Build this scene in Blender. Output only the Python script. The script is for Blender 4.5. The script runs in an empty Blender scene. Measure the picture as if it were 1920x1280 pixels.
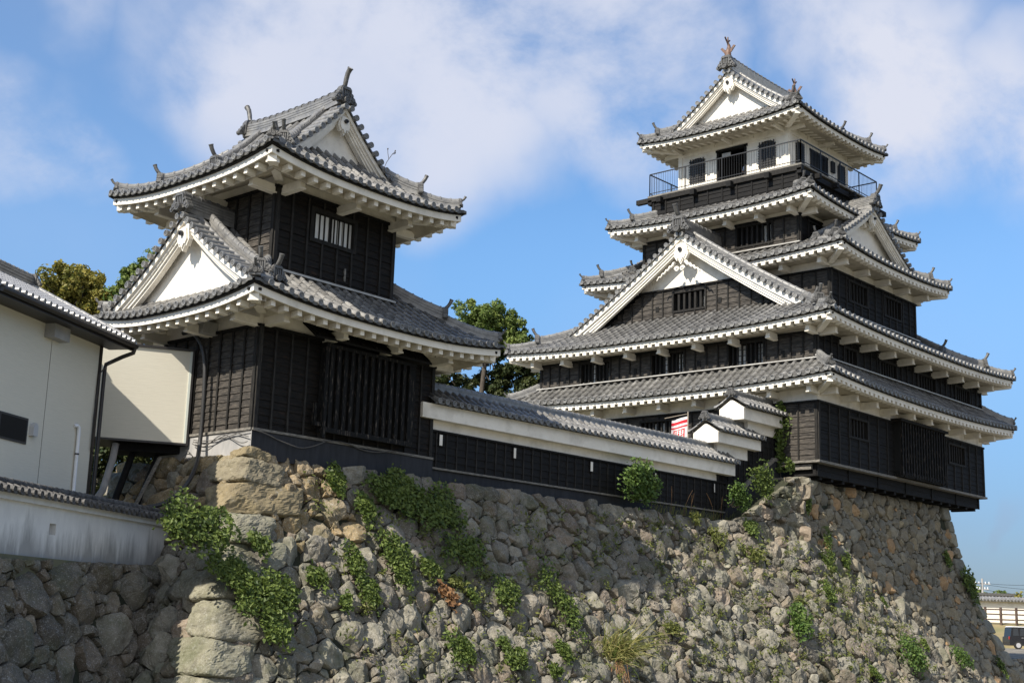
import bpy, math, random
import numpy as np
from mathutils import Vector, Matrix

# ------------------------------------------------------------------ camera, sky, sun, exposure
SC = bpy.context.scene
COL = SC.collection
ZO = 2.0                                   # all heights below are written relative to the eye; the ground lies at 0
cam_d = bpy.data.cameras.new("camera"); cam = bpy.data.objects.new("camera", cam_d); COL.objects.link(cam)
cam_d.sensor_width = 36.0; cam_d.lens = 2540.38 / 1920 * 36.0
cam_d.clip_start = 0.5; cam_d.clip_end = 4000
_X = Vector((.66042475, -.75023214, .03147826)); _U = Vector((-.17534066, -.11331785, .97796458)); _F = Vector((.73013341, .65139143, .20638411))
_m = Matrix((_X, _U, -_F)).transposed().to_4x4(); _m.translation = Vector((-60.03096, -36.00394, ZO))
cam.matrix_world = _m
SC.camera = cam

SUN_EL, SUN_PHI = math.radians(43.5), math.radians(1.5)
SDIR = Vector((-math.cos(SUN_PHI) * math.cos(SUN_EL), math.sin(SUN_PHI) * math.cos(SUN_EL), math.sin(SUN_EL)))
sl = bpy.data.lights.new("sun", 'SUN'); sl.energy = 5.0; sl.angle = math.radians(0.55); sl.color = (1.0, 0.92, 0.79)
so = bpy.data.objects.new("sun", sl); COL.objects.link(so); so.rotation_euler = SDIR.to_track_quat('Z', 'Y').to_euler()
so.location = (-60, 0, 60)

W = bpy.data.worlds.new("World"); SC.world = W; W.use_nodes = True
def build_world():
    nt = W.node_tree; nt.nodes.clear(); N = nt.nodes.new; L = nt.links.new
    out = N('ShaderNodeOutputWorld'); bg = N('ShaderNodeBackground'); bg.inputs['Strength'].default_value = 0.09
    sky = N('ShaderNodeTexSky'); sky.sky_type = 'NISHITA'; sky.sun_disc = False
    sky.sun_elevation = SUN_EL; sky.sun_rotation = math.atan2(SDIR.x, SDIR.y)
    sky.altitude = 0; sky.air_density = 1.0; sky.dust_density = 0.6; sky.ozone_density = 1.6
    tc = N('ShaderNodeTexCoord')
    wn = N('ShaderNodeTexNoise'); wn.inputs['Scale'].default_value = 6.0; wn.inputs['Detail'].default_value = 5; L(tc.outputs['Generated'], wn.inputs['Vector'])
    wv = N('ShaderNodeVectorMath'); wv.operation = 'MULTIPLY_ADD'; L(wn.outputs['Color'], wv.inputs[0]); wv.inputs[1].default_value = (.22, .22, .16); wv.inputs[2].default_value = (-.11, -.11, -.08)
    wa = N('ShaderNodeVectorMath'); wa.operation = 'ADD'; L(tc.outputs['Generated'], wa.inputs[0]); L(wv.outputs[0], wa.inputs[1])
    wnm = N('ShaderNodeVectorMath'); wnm.operation = 'NORMALIZE'; L(wa.outputs[0], wnm.inputs[0])
    def dotmask(c, r0, r1, amp):
        v = Vector(c).normalized()
        d = N('ShaderNodeVectorMath'); d.operation = 'DOT_PRODUCT'; L(wnm.outputs[0], d.inputs[0]); d.inputs[1].default_value = v
        m = N('ShaderNodeMapRange'); m.interpolation_type = 'SMOOTHSTEP'
        m.inputs['From Min'].default_value = math.cos(r1); m.inputs['From Max'].default_value = math.cos(r0)
        m.inputs['To Min'].default_value = 0; m.inputs['To Max'].default_value = amp
        L(d.outputs['Value'], m.inputs['Value']); return m.outputs[0]
    # thin high cloud by compass direction and height, plus added fill clouds behind camera
    blobs = [((.575, .71, .405), .02, .135, .88), ((.655, .645, .388), .03, .13, .92), ((.725, .565, .392), .02, .11, .85), ((.62, .66, .43), .03, .15, .92),
             ((.845, .38, .374), .03, .115, 1.0), ((.89, .30, .345), .02, .10, .9), ((.80, .445, .40), .0, .06, .7), ((.79, .42, .46), .02, .12, .8),
             ((.437, .84, .318), .0, .055, .62), ((.395, .86, .318), .01, .06, .6), ((.43, .81, .415), .0, .05, .45), ((.50, .76, .40), .0, .07, .4),
             ((.62, .60, .50), .05, .22, .7), ((-.60, -.60, .45), .10, .75, 1.0), ((-.75, -.25, .55), .1, .5, .9), ((-.1, -.85, .40), .1, .6, .95), ((.875, .385, .292), .0, .016, .35), ((.93, .36, .085), .0, .02, .25)]  # the three wide ones behind the camera are unseen, added to raise ambient
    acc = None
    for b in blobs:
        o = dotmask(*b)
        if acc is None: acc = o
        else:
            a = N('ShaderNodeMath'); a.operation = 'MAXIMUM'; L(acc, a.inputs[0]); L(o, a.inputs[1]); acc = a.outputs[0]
    mp = N('ShaderNodeMapping'); mp.inputs['Scale'].default_value = (6.5, 6.5, 8.0); mp.inputs['Rotation'].default_value = (.35, .25, .3)
    L(tc.outputs['Generated'], mp.inputs['Vector'])
    n1 = N('ShaderNodeTexNoise'); n1.inputs['Scale'].default_value = 1.0; n1.inputs['Detail'].default_value = 9; n1.inputs['Roughness'].default_value = .6; n1.inputs['Distortion'].default_value = .15
    L(mp.outputs[0], n1.inputs['Vector'])
    r1 = N('ShaderNodeMapRange'); r1.interpolation_type = 'SMOOTHSTEP'; r1.inputs['From Min'].default_value = .24; r1.inputs['From Max'].default_value = .56
    L(n1.outputs['Fac'], r1.inputs['Value'])
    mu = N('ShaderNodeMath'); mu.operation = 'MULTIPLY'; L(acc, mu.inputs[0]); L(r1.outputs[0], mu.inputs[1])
    # faint general veil
    n2 = N('ShaderNodeTexNoise'); n2.inputs['Scale'].default_value = 2.2; n2.inputs['Detail'].default_value = 6; L(tc.outputs['Generated'], n2.inputs['Vector'])
    r2 = N('ShaderNodeMapRange'); r2.inputs['From Min'].default_value = .42; r2.inputs['From Max'].default_value = .8; r2.inputs['To Max'].default_value = .22
    L(n2.outputs['Fac'], r2.inputs['Value'])
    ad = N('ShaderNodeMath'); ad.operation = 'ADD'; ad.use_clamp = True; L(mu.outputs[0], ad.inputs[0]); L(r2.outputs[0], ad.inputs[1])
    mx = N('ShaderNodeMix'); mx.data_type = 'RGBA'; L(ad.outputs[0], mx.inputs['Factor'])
    tint = N('ShaderNodeMix'); tint.data_type = 'RGBA'; tint.blend_type = 'MULTIPLY'; tint.inputs['Factor'].default_value = 1
    L(sky.outputs[0], tint.inputs['A']); tint.inputs['B'].default_value = (.85, 1.15, 1.38, 1)
    L(tint.outputs['Result'], mx.inputs['A']); cb = N('ShaderNodeMix'); cb.data_type = 'RGBA'; L(dotmask((-.6, -.62, .45), .35, .95, 1.0), cb.inputs['Factor']); cb.inputs['A'].default_value = (5.3, 5.55, 6.45, 1); cb.inputs['B'].default_value = (8.8, 9.0, 9.3, 1); L(cb.outputs['Result'], mx.inputs['B'])  # brighter cloud colour behind the camera, added as unseen fill light
    # the low sky is less bright than a pure air model makes it
    sx = N('ShaderNodeSeparateXYZ'); L(tc.outputs['Generated'], sx.inputs[0])
    hr = N('ShaderNodeMapRange'); hr.interpolation_type = 'SMOOTHSTEP'; hr.inputs['From Min'].default_value = 0.0; hr.inputs['From Max'].default_value = .30; L(sx.outputs['Z'], hr.inputs['Value'])
    hm = N('ShaderNodeMix'); hm.data_type = 'RGBA'; L(hr.outputs[0], hm.inputs['Factor']); hm.inputs['A'].default_value = (.40, .36, .44, 1); hm.inputs['B'].default_value = (1, 1, 1, 1)
    hx = N('ShaderNodeMix'); hx.data_type = 'RGBA'; hx.blend_type = 'MULTIPLY'; hx.inputs['Factor'].default_value = 1; L(mx.outputs['Result'], hx.inputs['A']); L(hm.outputs['Result'], hx.inputs['B']); mx = hx
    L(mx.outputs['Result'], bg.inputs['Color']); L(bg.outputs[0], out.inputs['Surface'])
build_world()
SC.view_settings.view_transform = 'Standard'; SC.view_settings.look = 'None'; SC.view_settings.gamma = 1.0
SC.view_settings.exposure = 0.6
SC.cycles.max_bounces = 8

# ------------------------------------------------------------------ materials
def mat(name, c1, c2=None, rough=.8, nscale=3.0, stretch=(1, 1, 1), contrast=(.35, .65), big=None, bump=0.0, bscale=20.0, spec=.5, attr=None, extra=None, big_scale=.5, big_rng=(.45, .75), detail=6):
    m = bpy.data.materials.new(name); m.use_nodes = True; nt = m.node_tree; N = nt.nodes.new; L = nt.links.new
    b = nt.nodes['Principled BSDF']; b.inputs['Roughness'].default_value = rough; b.inputs['Specular IOR Level'].default_value = spec
    c2 = c2 or c1
    tc = N('ShaderNodeTexCoord'); mp = N('ShaderNodeMapping'); mp.inputs['Scale'].default_value = stretch; L(tc.outputs['Object'], mp.inputs['Vector'])
    n = N('ShaderNodeTexNoise'); n.inputs['Scale'].default_value = nscale; n.inputs['Detail'].default_value = detail; n.inputs['Roughness'].default_value = .62; L(mp.outputs[0], n.inputs['Vector'])
    r = N('ShaderNodeMapRange'); r.inputs['From Min'].default_value = contrast[0]; r.inputs['From Max'].default_value = contrast[1]; L(n.outputs['Fac'], r.inputs['Value'])
    mx = N('ShaderNodeMix'); mx.data_type = 'RGBA'; L(r.outputs[0], mx.inputs['Factor']); mx.inputs['A'].default_value = (*c1, 1); mx.inputs['B'].default_value = (*c2, 1)
    col = mx.outputs['Result']
    if attr:
        a = N('ShaderNodeAttribute'); a.attribute_name = attr
        mm = N('ShaderNodeMix'); mm.data_type = 'RGBA'; mm.blend_type = 'MULTIPLY'; mm.inputs['Factor'].default_value = 1
        L(col, mm.inputs['A']); L(a.outputs['Color'], mm.inputs['B']); col = mm.outputs['Result']
    if big:
        nb = N('ShaderNodeTexNoise'); nb.inputs['Scale'].default_value = big_scale; nb.inputs['Detail'].default_value = 8; nb.inputs['Roughness'].default_value = .65; L(mp.outputs[0], nb.inputs['Vector'])
        rb = N('ShaderNodeMapRange'); rb.inputs['From Min'].default_value = big_rng[0]; rb.inputs['From Max'].default_value = big_rng[1]; L(nb.outputs['Fac'], rb.inputs['Value'])
        m2 = N('ShaderNodeMix'); m2.data_type = 'RGBA'; L(rb.outputs[0], m2.inputs['Factor']); L(col, m2.inputs['A']); m2.inputs['B'].default_value = (*big, 1); col = m2.outputs['Result']
    L(col, b.inputs['Base Color'])
    if bump:
        nn = N('ShaderNodeTexNoise'); nn.inputs['Scale'].default_value = bscale; nn.inputs['Detail'].default_value = 5; L(mp.outputs[0], nn.inputs['Vector'])
        bp = N('ShaderNodeBump'); bp.inputs['Strength'].default_value = bump; bp.inputs['Distance'].default_value = .03; L(nn.outputs['Fac'], bp.inputs['Height']); L(bp.outputs[0], b.inputs['Normal'])
    if extra: extra(nt, b, col, mp)
    return m

def grime(nt, b, col, mp):
    # rain streaks and a rising damp stain with a ragged upper edge
    N = nt.nodes.new; L = nt.links.new; tc = N('ShaderNodeTexCoord'); sx = N('ShaderNodeSeparateXYZ'); L(tc.outputs['Object'], sx.inputs[0])
    m1 = N('ShaderNodeMapping'); m1.inputs['Scale'].default_value = (1.3, 1.3, .25); L(tc.outputs['Object'], m1.inputs[0]); n1 = N('ShaderNodeTexNoise'); n1.inputs['Scale'].default_value = 1.0; n1.inputs['Detail'].default_value = 9; n1.inputs['Roughness'].default_value = .7; L(m1.outputs[0], n1.inputs['Vector'])
    m2 = N('ShaderNodeMapping'); m2.inputs['Scale'].default_value = (6, 6, .5); L(tc.outputs['Object'], m2.inputs[0]); n2 = N('ShaderNodeTexNoise'); n2.inputs['Scale'].default_value = 1.6; n2.inputs['Detail'].default_value = 7; L(m2.outputs[0], n2.inputs['Vector'])
    a = N('ShaderNodeMath'); a.operation = 'MULTIPLY_ADD'; L(n1.outputs['Fac'], a.inputs[0]); a.inputs[1].default_value = 2.6; a.inputs[2].default_value = -.95
    c = N('ShaderNodeMath'); c.operation = 'MULTIPLY_ADD'; L(n2.outputs['Fac'], c.inputs[0]); c.inputs[1].default_value = .7; L(a.outputs[0], c.inputs[2])
    d = N('ShaderNodeMath'); d.operation = 'SUBTRACT'; L(c.outputs[0], d.inputs[0]); L(sx.outputs['Z'], d.inputs[1])
    r = N('ShaderNodeMapRange'); r.inputs['From Min'].default_value = -.15; r.inputs['From Max'].default_value = .5; r.inputs['To Max'].default_value = .68; L(d.outputs[0], r.inputs['Value'])
    m = N('ShaderNodeMix'); m.data_type = 'RGBA'; L(r.outputs[0], m.inputs['Factor']); L(col, m.inputs['A']); m.inputs['B'].default_value = (.13, .133, .13, 1); L(m.outputs['Result'], b.inputs['Base Color'])

M = {}
M['tile'] = mat('roof_tile_grey', (.11, .11, .113), (.245, .24, .228), rough=.40, nscale=4, contrast=(.3, .7), big=(.07, .068, .06), big_scale=1.3, big_rng=(.56, .85), bump=.08, bscale=30, spec=.6)
M['tile_row'] = mat('roof_tile_row', (.11, .11, .113), (.245, .24, .228), rough=.40, nscale=4, contrast=(.3, .7), big=(.07, .068, .06), big_scale=1.3, big_rng=(.56, .85), bump=.08, bscale=30, spec=.6, attr='tint')
M['pan'] = mat('pan_tile_dust_shade', (.05, .05, .05), (.12, .118, .11), rough=.7, nscale=5)  # dusty pans, darkened further to paint shade between the tile rows
M['rim'] = mat('tile_end_disc', (.20, .20, .195), (.30, .295, .28), rough=.6, nscale=9)
M['tile_dark'] = mat('ridge_tile_dark', (.05, .05, .052), (.13, .127, .12), rough=.5, nscale=9, contrast=(.3, .7), bump=.3, bscale=25)
M['crest'] = mat('crest_pale_grey', (.30, .30, .30), (.42, .42, .41), rough=.6)
M['plaster'] = mat('white_plaster', (.76, .715, .635), (.83, .79, .715), rough=.85, nscale=2.5, big=(.46, .43, .37), big_scale=1.2, big_rng=(.5, .84), bump=.06, bscale=12)
M['ridge_plaster'] = mat('ridge_plaster', (.42, .41, .38), (.60, .58, .54), rough=.8, nscale=5)
M['plaster_old'] = mat('stained_white_plaster', (.62, .62, .61), (.72, .72, .70), rough=.9, nscale=2.5, stretch=(1, 1, .45), bump=.1, bscale=12, extra=lambda *q: grime(*q))
M['eave_wood'] = mat('eave_plaster', (.70, .655, .57), (.78, .735, .65), rough=.85, nscale=2, big=(.45, .42, .36), big_scale=1.2, big_rng=(.55, .85))
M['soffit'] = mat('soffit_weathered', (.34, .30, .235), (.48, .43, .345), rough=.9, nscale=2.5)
M['board'] = mat('sunlit_weathered_boards', (.028, .025, .0225), (.105, .092, .078), rough=.78, nscale=3.0, stretch=(1.2, 1.2, 9), contrast=(.40, .70), big=(.016, .015, .0145), big_scale=.9, big_rng=(.48, .74), bump=.35, bscale=9, spec=.3)  # paler copy for the sunlit left faces, sun's brightness put into the colour
M['board_dark'] = mat('black_boards', (.006, .006, .0065), (.016, .0145, .0135), rough=.8, nscale=3.0, stretch=(1.2, 1.2, 9), contrast=(.42, .75), bump=.35, bscale=9, spec=.25)  # also the shaded-face copy of the boards, shade put into the colour
M['board_brown'] = mat('brown_black_boards', (.006, .0055, .005), (.02, .0145, .011), rough=.8, nscale=2.4, stretch=(1.4, 1.4, 8), contrast=(.45, .72), big=(.05, .025, .012), big_scale=.8, big_rng=(.62, .80), bump=.35, bscale=9, spec=.25)  # dark copy for the turret's shaded faces, shade put into the colour
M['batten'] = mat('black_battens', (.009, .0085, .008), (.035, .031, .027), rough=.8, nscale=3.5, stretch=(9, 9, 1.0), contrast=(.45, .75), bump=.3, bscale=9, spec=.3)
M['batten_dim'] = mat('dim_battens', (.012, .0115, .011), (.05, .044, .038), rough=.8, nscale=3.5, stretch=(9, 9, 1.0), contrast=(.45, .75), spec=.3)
M['bar'] = mat('weathered_lattice_bars', (.006, .006, .006), (.15, .125, .10), rough=.8, nscale=4, stretch=(7, 7, .9), contrast=(.56, .74), spec=.2)
M['lattice_back'] = mat('lattice_back', (.07, .065, .06), (.13, .12, .11), rough=.9)
M['dark'] = mat('interior_dark', (.006, .006, .006), rough=.95)
M['pane'] = mat('pale_window_board', (.62, .63, .62), (.70, .70, .68), rough=.6)
M['beam_grey'] = mat('weathered_beam', (.10, .095, .085), (.26, .24, .21), rough=.85, nscale=3, stretch=(2, 2, 10), contrast=(.4, .7))
M['iron'] = mat('black_iron', (.012, .012, .013), rough=.5)
M['concrete'] = mat('grey_mortar', (.26, .26, .26), (.38, .37, .36), rough=.9, nscale=2.5, stretch=(1, 1, .4), big=(.55, .55, .54), big_scale=1.0, big_rng=(.6, .7))
M['mortar_dark'] = mat('dark_footing_board', (.010, .011, .014), (.022, .023, .028), rough=.8, nscale=2, stretch=(3, 3, .5))
M['bronze'] = mat('weathered_copper', (.09, .045, .028), (.22, .13, .09), rough=.6, nscale=9, big=(.06, .06, .058), big_scale=4)
M['flash'] = mat('pale_flashing', (.33, .32, .30), (.46, .45, .42), rough=.5)

# ------------------------------------------------------------------ mesh collecting
class MB:
    def __init__(s): s.v = []; s.f = []; s.m = []; s.sm = []; s.c = []; s.n = 0
    def add(s, v, f, mi=0, smooth=False, col=None):
        v = np.asarray(v, float); s.v.append(v); n = s.n
        s.f.extend([tuple(int(i) + n for i in q) for q in f]); s.m.extend([mi] * len(f)); s.sm.extend([smooth] * len(f)); s.n += len(v)
        if col is not None: s.c.append((n, len(v), col))
    def quad(s, a, b, c, d, mi=0): s.add([a, b, c, d], [(0, 1, 2, 3)], mi)
    def obox(s, c, ex, ey, ez, mi=0):
        c = np.asarray(c, float); ex = np.asarray(ex, float); ey = np.asarray(ey, float); ez = np.asarray(ez, float)
        v = [c + i * ex + j * ey + k * ez for k in (-1, 1) for j in (-1, 1) for i in (-1, 1)]
        s.add(v, [(0, 2, 3, 1), (4, 5, 7, 6), (0, 1, 5, 4), (1, 3, 7, 5), (3, 2, 6, 7), (2, 0, 4, 6)], mi)
    def beam(s, a, b, w, h, mi=0, up=(0, 0, 1)):
        a = np.asarray(a, float); b = np.asarray(b, float); d = b - a; L = np.linalg.norm(d)
        if L < 1e-6: return
        d /= L; up = np.asarray(up, float); sd = np.cross(d, up); n = np.linalg.norm(sd)
        if n < 1e-6: sd = np.array([1., 0, 0]); n = 1
        sd /= n; u = np.cross(sd, d)
        s.obox((a + b) / 2, d * L / 2, sd * w / 2, u * h / 2, mi)
    def tube(s, pts, r, n=8, mi=0, caps=True, smooth=True):
        pts = np.asarray(pts, float); k = len(pts); r = np.broadcast_to(np.asarray(r, float), (k,))
        t = np.gradient(pts, axis=0); t /= np.linalg.norm(t, axis=1)[:, None] + 1e-12
        ref = np.array([0, 0, 1.]) if abs(t[:, 2]).max() < .95 else np.array([.3, 1., .1])
        V = []
        for i in range(k):
            a = np.cross(t[i], ref); a /= np.linalg.norm(a) + 1e-12; b = np.cross(a, t[i])
            for j in range(n):
                an = 2 * math.pi * j / n; V.append(pts[i] + r[i] * (math.cos(an) * a + math.sin(an) * b))
        F = [(i * n + j, i * n + (j + 1) % n, (i + 1) * n + (j + 1) % n, (i + 1) * n + j) for i in range(k - 1) for j in range(n)]
        s.add(V, F, mi, smooth)
        if caps: s.add(V[:n], [tuple(range(n))[::-1]], mi); s.add(V[-n:], [tuple(range(n))], mi)
    def sweep(s, pts, prof, mi=0, closed=True, caps=True, smooth=False):
        """prof: (side, up) points swept along pts with up kept vertical"""
        pts = np.asarray(pts, float); k = len(pts); t = np.gradient(pts, axis=0); V = []
        for i in range(k):
            h = np.array([t[i][0], t[i][1], 0.]); h /= np.linalg.norm(h) + 1e-12; sd = np.array([h[1], -h[0], 0.])
            for (a, b) in prof: V.append(pts[i] + a * sd + np.array([0, 0, b]))
        n = len(prof); rg = n if closed else n - 1
        F = [(i * n + j, i * n + (j + 1) % n, (i + 1) * n + (j + 1) % n, (i + 1) * n + j) for i in range(k - 1) for j in range(rg)]
        s.add(V, F, mi, smooth)
        if caps and closed: s.add(V[:n], [tuple(range(n))[::-1]], mi); s.add(V[-n:], [tuple(range(n))], mi)
    def prism(s, poly, o, ex, ey, ez, mi=0):
        """poly in the (ex, ey) plane at o, thickness along ez"""
        o = np.asarray(o, float); ex = np.asarray(ex, float); ey = np.asarray(ey, float); ez = np.asarray(ez, float); n = len(poly)
        V = [o + a * ex + b * ey for a, b in poly] + [o + a * ex + b * ey + ez for a, b in poly]
        s.add(V, [tuple(range(n)), tuple(range(n, 2 * n))[::-1]] + [(i, n + i, n + (i + 1) % n, (i + 1) % n) for i in range(n)], mi)
    def build(s, name, mats, parent=None, loc=None, kind=None):
        me = bpy.data.meshes.new(name)
        V = np.concatenate(s.v) if s.v else np.zeros((0, 3))
        V = V + np.array([0, 0, ZO])
        if parent is not None: V = V - np.array(parent['wloc'])
        elif loc is None and len(V): loc = np.array([*(V[:, :2].min(0) + V[:, :2].max(0)) / 2, V[:, 2].min()]); V = V - loc
        elif loc is not None: V = V - np.asarray(loc, float)
        me.from_pydata(V.tolist(), [], s.f)
        for m_ in (mats if isinstance(mats, (list, tuple)) else [mats]): me.materials.append(m_)
        me.polygons.foreach_set('material_index', s.m); me.polygons.foreach_set('use_smooth', s.sm)
        if s.c:
            at = me.color_attributes.new('tint', 'FLOAT_COLOR', 'POINT'); arr = np.ones((len(V), 4), np.float32)
            for (a, n, c) in s.c: arr[a:a + n, :3] = c
            at.data.foreach_set('color', arr.ravel())
        me.update(); o = bpy.data.objects.new(name, me); COL.objects.link(o)
        if parent is not None:
            o.parent = parent if parent.type == 'EMPTY' else parent
            o['wloc'] = list(parent['wloc'])
        else:
            o.location = loc; o['wloc'] = [float(q) for q in loc]
        if kind: o['kind'] = kind
        return o
def thing(name, label, cat, loc, group=None):
    o = bpy.data.objects.new(name, None); COL.objects.link(o); o.location = loc; o['wloc'] = [float(q) for q in loc]
    o['label'] = label; o['category'] = cat; o.empty_display_size = .3
    if group: o['group'] = group
    return o
def tag(o, label, cat, group=None):
    o['label'] = label; o['category'] = cat
    if group: o['group'] = group
    return o

class Frame:
    def __init__(s, o, U=(1, 0), V=(0, 1)): s.o = np.array(o, float); s.U = np.array(U, float); s.V = np.array(V, float)
    def __call__(s, x, y, z): p = s.o + x * s.U + y * s.V; return np.array([p[0], p[1], z])
    def vec(s, x, y, z=0.): p = x * s.U + y * s.V; return np.array([p[0], p[1], z])
FK = Frame((0, 0))
_c = lambda d: (math.cos(math.radians(d)), math.sin(math.radians(d)))
FY = Frame((-37.25, -6.25), _c(2.03), _c(89.04))
rng = random.Random(7); nrg = np.random.default_rng(11)
# ------------------------------------------------------------------ tiled roofs
OPP = {'S': ('W', 'E'), 'N': ('E', 'W'), 'W': ('N', 'S'), 'E': ('S', 'N')}
class Roof:
    def __init__(s, fr, x0, x1, y0, y1, zc, lift, H, axis=None, g=2.0, inset=.8, Dsk=1.3, pitch=.42, rad=.105, course=.42, LD=3.0, kg=1.0):
        s.kg = kg
        s.gs = g if isinstance(g, dict) else {k: g for k in 'SNWE'}; g = min(s.gs.values()); s.fr = fr; s.x0, s.x1, s.y0, s.y1 = x0, x1, y0, y1; s.zm = zc - lift; s.lift = lift; s.H = H; s.axis = axis; s.g = g; s.inset = inset
        s.xc, s.yc = (x0 + x1) / 2, (y0 + y1) / 2; s.A = {'S': (x1 - x0) / 2, 'N': (x1 - x0) / 2, 'W': (y1 - y0) / 2, 'E': (y1 - y0) / 2}
        s.Dsk = Dsk if isinstance(Dsk, dict) else {k: Dsk for k in 'SNWE'}; s.pitch, s.rad, s.course, s.LD = pitch, rad, course, LD
        s.long = {'x': 'SN', 'y': 'WE', None: ''}[axis]; s.gab = {'x': 'WE', 'y': 'SN', None: ''}[axis]
        s.k = rad / .105
    def xy(s, sd, t, d):
        if sd == 'S': return s.xc + t, s.y0 + d
        if sd == 'N': return s.xc - t, s.y1 - d
        if sd == 'W': return s.x0 + d, s.yc - t
        return s.x1 - d, s.yc + t
    def z(s, sd, t, d):
        q = min(1, abs(t) / s.A[sd]); return s.zm + float(s.H(max(d, 0) * (s.kg if sd in s.gab else 1))) + s.lift * q ** 2.6 * max(0., 1 - max(d, 0) / s.LD) ** 1.5
    def p(s, sd, t, d, dz=0.):
        x, y = s.xy(sd, t, d); return s.fr(x, y, s.z(sd, t, d) + dz)
    def outv(s, sd): return {'S': s.fr.vec(0, -1), 'N': s.fr.vec(0, 1), 'W': s.fr.vec(-1, 0), 'E': s.fr.vec(1, 0)}[sd]
    def rightv(s, sd): return {'S': s.fr.vec(1, 0), 'N': s.fr.vec(-1, 0), 'W': s.fr.vec(0, -1), 'E': s.fr.vec(0, 1)}[sd]
    def dmax(s, sd, t):
        A = s.A[sd]; a = abs(t)
        if sd in s.long:
            ge = s.gs[OPP[sd][0 if t < 0 else 1]]
            return s.A[s.gab[0]] if a <= A - ge - .02 else min(s.A[s.gab[0]], (A - a) * s.kg)
        if sd in s.gab: return min(s.gs[sd] + s.inset + .05, (A - a) / s.kg)
        return min(s.Dsk[sd], A - a)
    def tiles(s, mb, sides='SWNE', simple=()):
        seg = 7
        for sd in sides:
            A = s.A[sd]; n = max(2, int(round(2 * A / s.pitch))); ts = [(-A + (i + .5) * 2 * A / n) for i in range(n)]; rt = s.rightv(sd)
            # pan surface
            top = s.dmax(sd, 0)
            kk = s.kg if sd in s.long else (1 / s.kg if sd in s.gab else 1); bands = [(0, s.g * s.kg, A, A), (s.g * s.kg, top, A - s.gs[OPP[sd][0]], A - s.gs[OPP[sd][1]])] if sd in s.long else [(0, top, A, A)]
            if sd in s.long and len(set(s.gs.values())) > 1:      # the hip that runs on beyond the shallower gable
                lo, hi = s.g * s.kg, max(s.gs[k] for k in s.gab) * s.kg; sg = -1 if s.gs[OPP[sd][0]] > s.gs[OPP[sd][1]] else 1
                for q in range(8):
                    da, db = lo + (hi - lo) * q / 8, lo + (hi - lo) * (q + 1) / 8; ti = A - hi / s.kg
                    mb.add([s.p(sd, sg * ti, da), s.p(sd, sg * (A - da / s.kg), da), s.p(sd, sg * (A - db / s.kg), db), s.p(sd, sg * ti, db)], [(0, 1, 2, 3)], 1)
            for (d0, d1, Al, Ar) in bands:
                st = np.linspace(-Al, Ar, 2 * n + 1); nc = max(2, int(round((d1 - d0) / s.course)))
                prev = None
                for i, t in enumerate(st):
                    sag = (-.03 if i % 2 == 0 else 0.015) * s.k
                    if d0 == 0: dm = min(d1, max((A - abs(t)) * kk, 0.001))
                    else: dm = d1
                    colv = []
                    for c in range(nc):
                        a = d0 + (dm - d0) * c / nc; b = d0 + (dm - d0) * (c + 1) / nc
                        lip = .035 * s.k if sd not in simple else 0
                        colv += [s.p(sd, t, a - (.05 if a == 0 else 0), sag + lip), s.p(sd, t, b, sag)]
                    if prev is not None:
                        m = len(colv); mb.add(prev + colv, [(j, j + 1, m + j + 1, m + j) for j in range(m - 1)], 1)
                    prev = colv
            # round tile rows
            for t in ts:
                dm = s.dmax(sd, t)
                if dm < .2: continue
                nseg = max(1, int(math.ceil(dm / s.course))); V = []; F = []
                dl = np.linspace(-.07, dm, nseg + 1)
                for i in range(nseg):
                    a, b = dl[i], dl[i + 1]
                    pa = s.p(sd, t, a, .0); pb = s.p(sd, t, b, .0); dirv = pb - pa; dirv /= np.linalg.norm(dirv) + 1e-9
                    up = np.cross(rt, dirv); up /= np.linalg.norm(up); up = up if up[2] > 0 else -up
                    base = len(V); j0 = rng.uniform(-.006, .006)
                    for (pp, r_) in ((pa, s.rad), (pb, s.rad * .86)):
                        for j in range(seg):
                            an = math.pi * j / (seg - 1); V.append(pp + rt * (math.cos(an) * r_ + j0) + up * (math.sin(an) * r_ * 1.15 + .01))
                    F += [(base + j, base + j + 1, base + seg + j + 1, base + seg + j) for j in range(seg - 1)]
                    if i: F.append(tuple(base + j for j in range(seg)))
                tv = rng.gauss(1, .10); mb.add(V, F, 0, True, np.clip(np.repeat([rng.gauss(tv, .11) for _ in range(nseg)], seg * 2), .55, 1.5)[:, None] * np.ones(3))
                if sd not in simple: s.disc(mb, s.p(sd, t, -.075, s.rad * .42), s.outv(sd), rt, s.rad * 1.08, 2)
            # drip tile edge between the rows
            st = np.linspace(-A, A, 4 * n + 1); V = []
            for i, t in enumerate(st):
                ph = abs(((t + A) / (2 * A) * n) % 1 - .5) * 2      # 0 on the row, 1 between rows
                sg = -.045 * ph * s.k
                V += [s.p(sd, t, -.055, .04 * s.k + sg), s.p(sd, t, -.055, -.055 * s.k + sg), s.p(sd, t, .05, -.055 * s.k + sg)]
            mb.add(V, [(3 * i + k, 3 * i + k + 1, 3 * i + 4 + k, 3 * i + 3 + k) for i in range(4 * n) for k in (0, 1)], 1)
    def disc(s, mb, c, o, rt, r, mi=0, th=.03):
        o = o / np.linalg.norm(o); rt = rt / np.linalg.norm(rt); up = np.cross(o, rt); up = up if up[2] > 0 else -up; n = 10; V = []
        for (rr, dd) in ((r, -th), (r, th), (r * .74, th), (r * .70, th * .35)):
            V += [c + o * dd + rr * (math.cos(2 * math.pi * j / n) * rt + math.sin(2 * math.pi * j / n) * up) for j in range(n)]
        F = [(k * n + j, k * n + (j + 1) % n, (k + 1) * n + (j + 1) % n, (k + 1) * n + j) for k in range(3) for j in range(n)] + [tuple(3 * n + j for j in range(n))]
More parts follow.
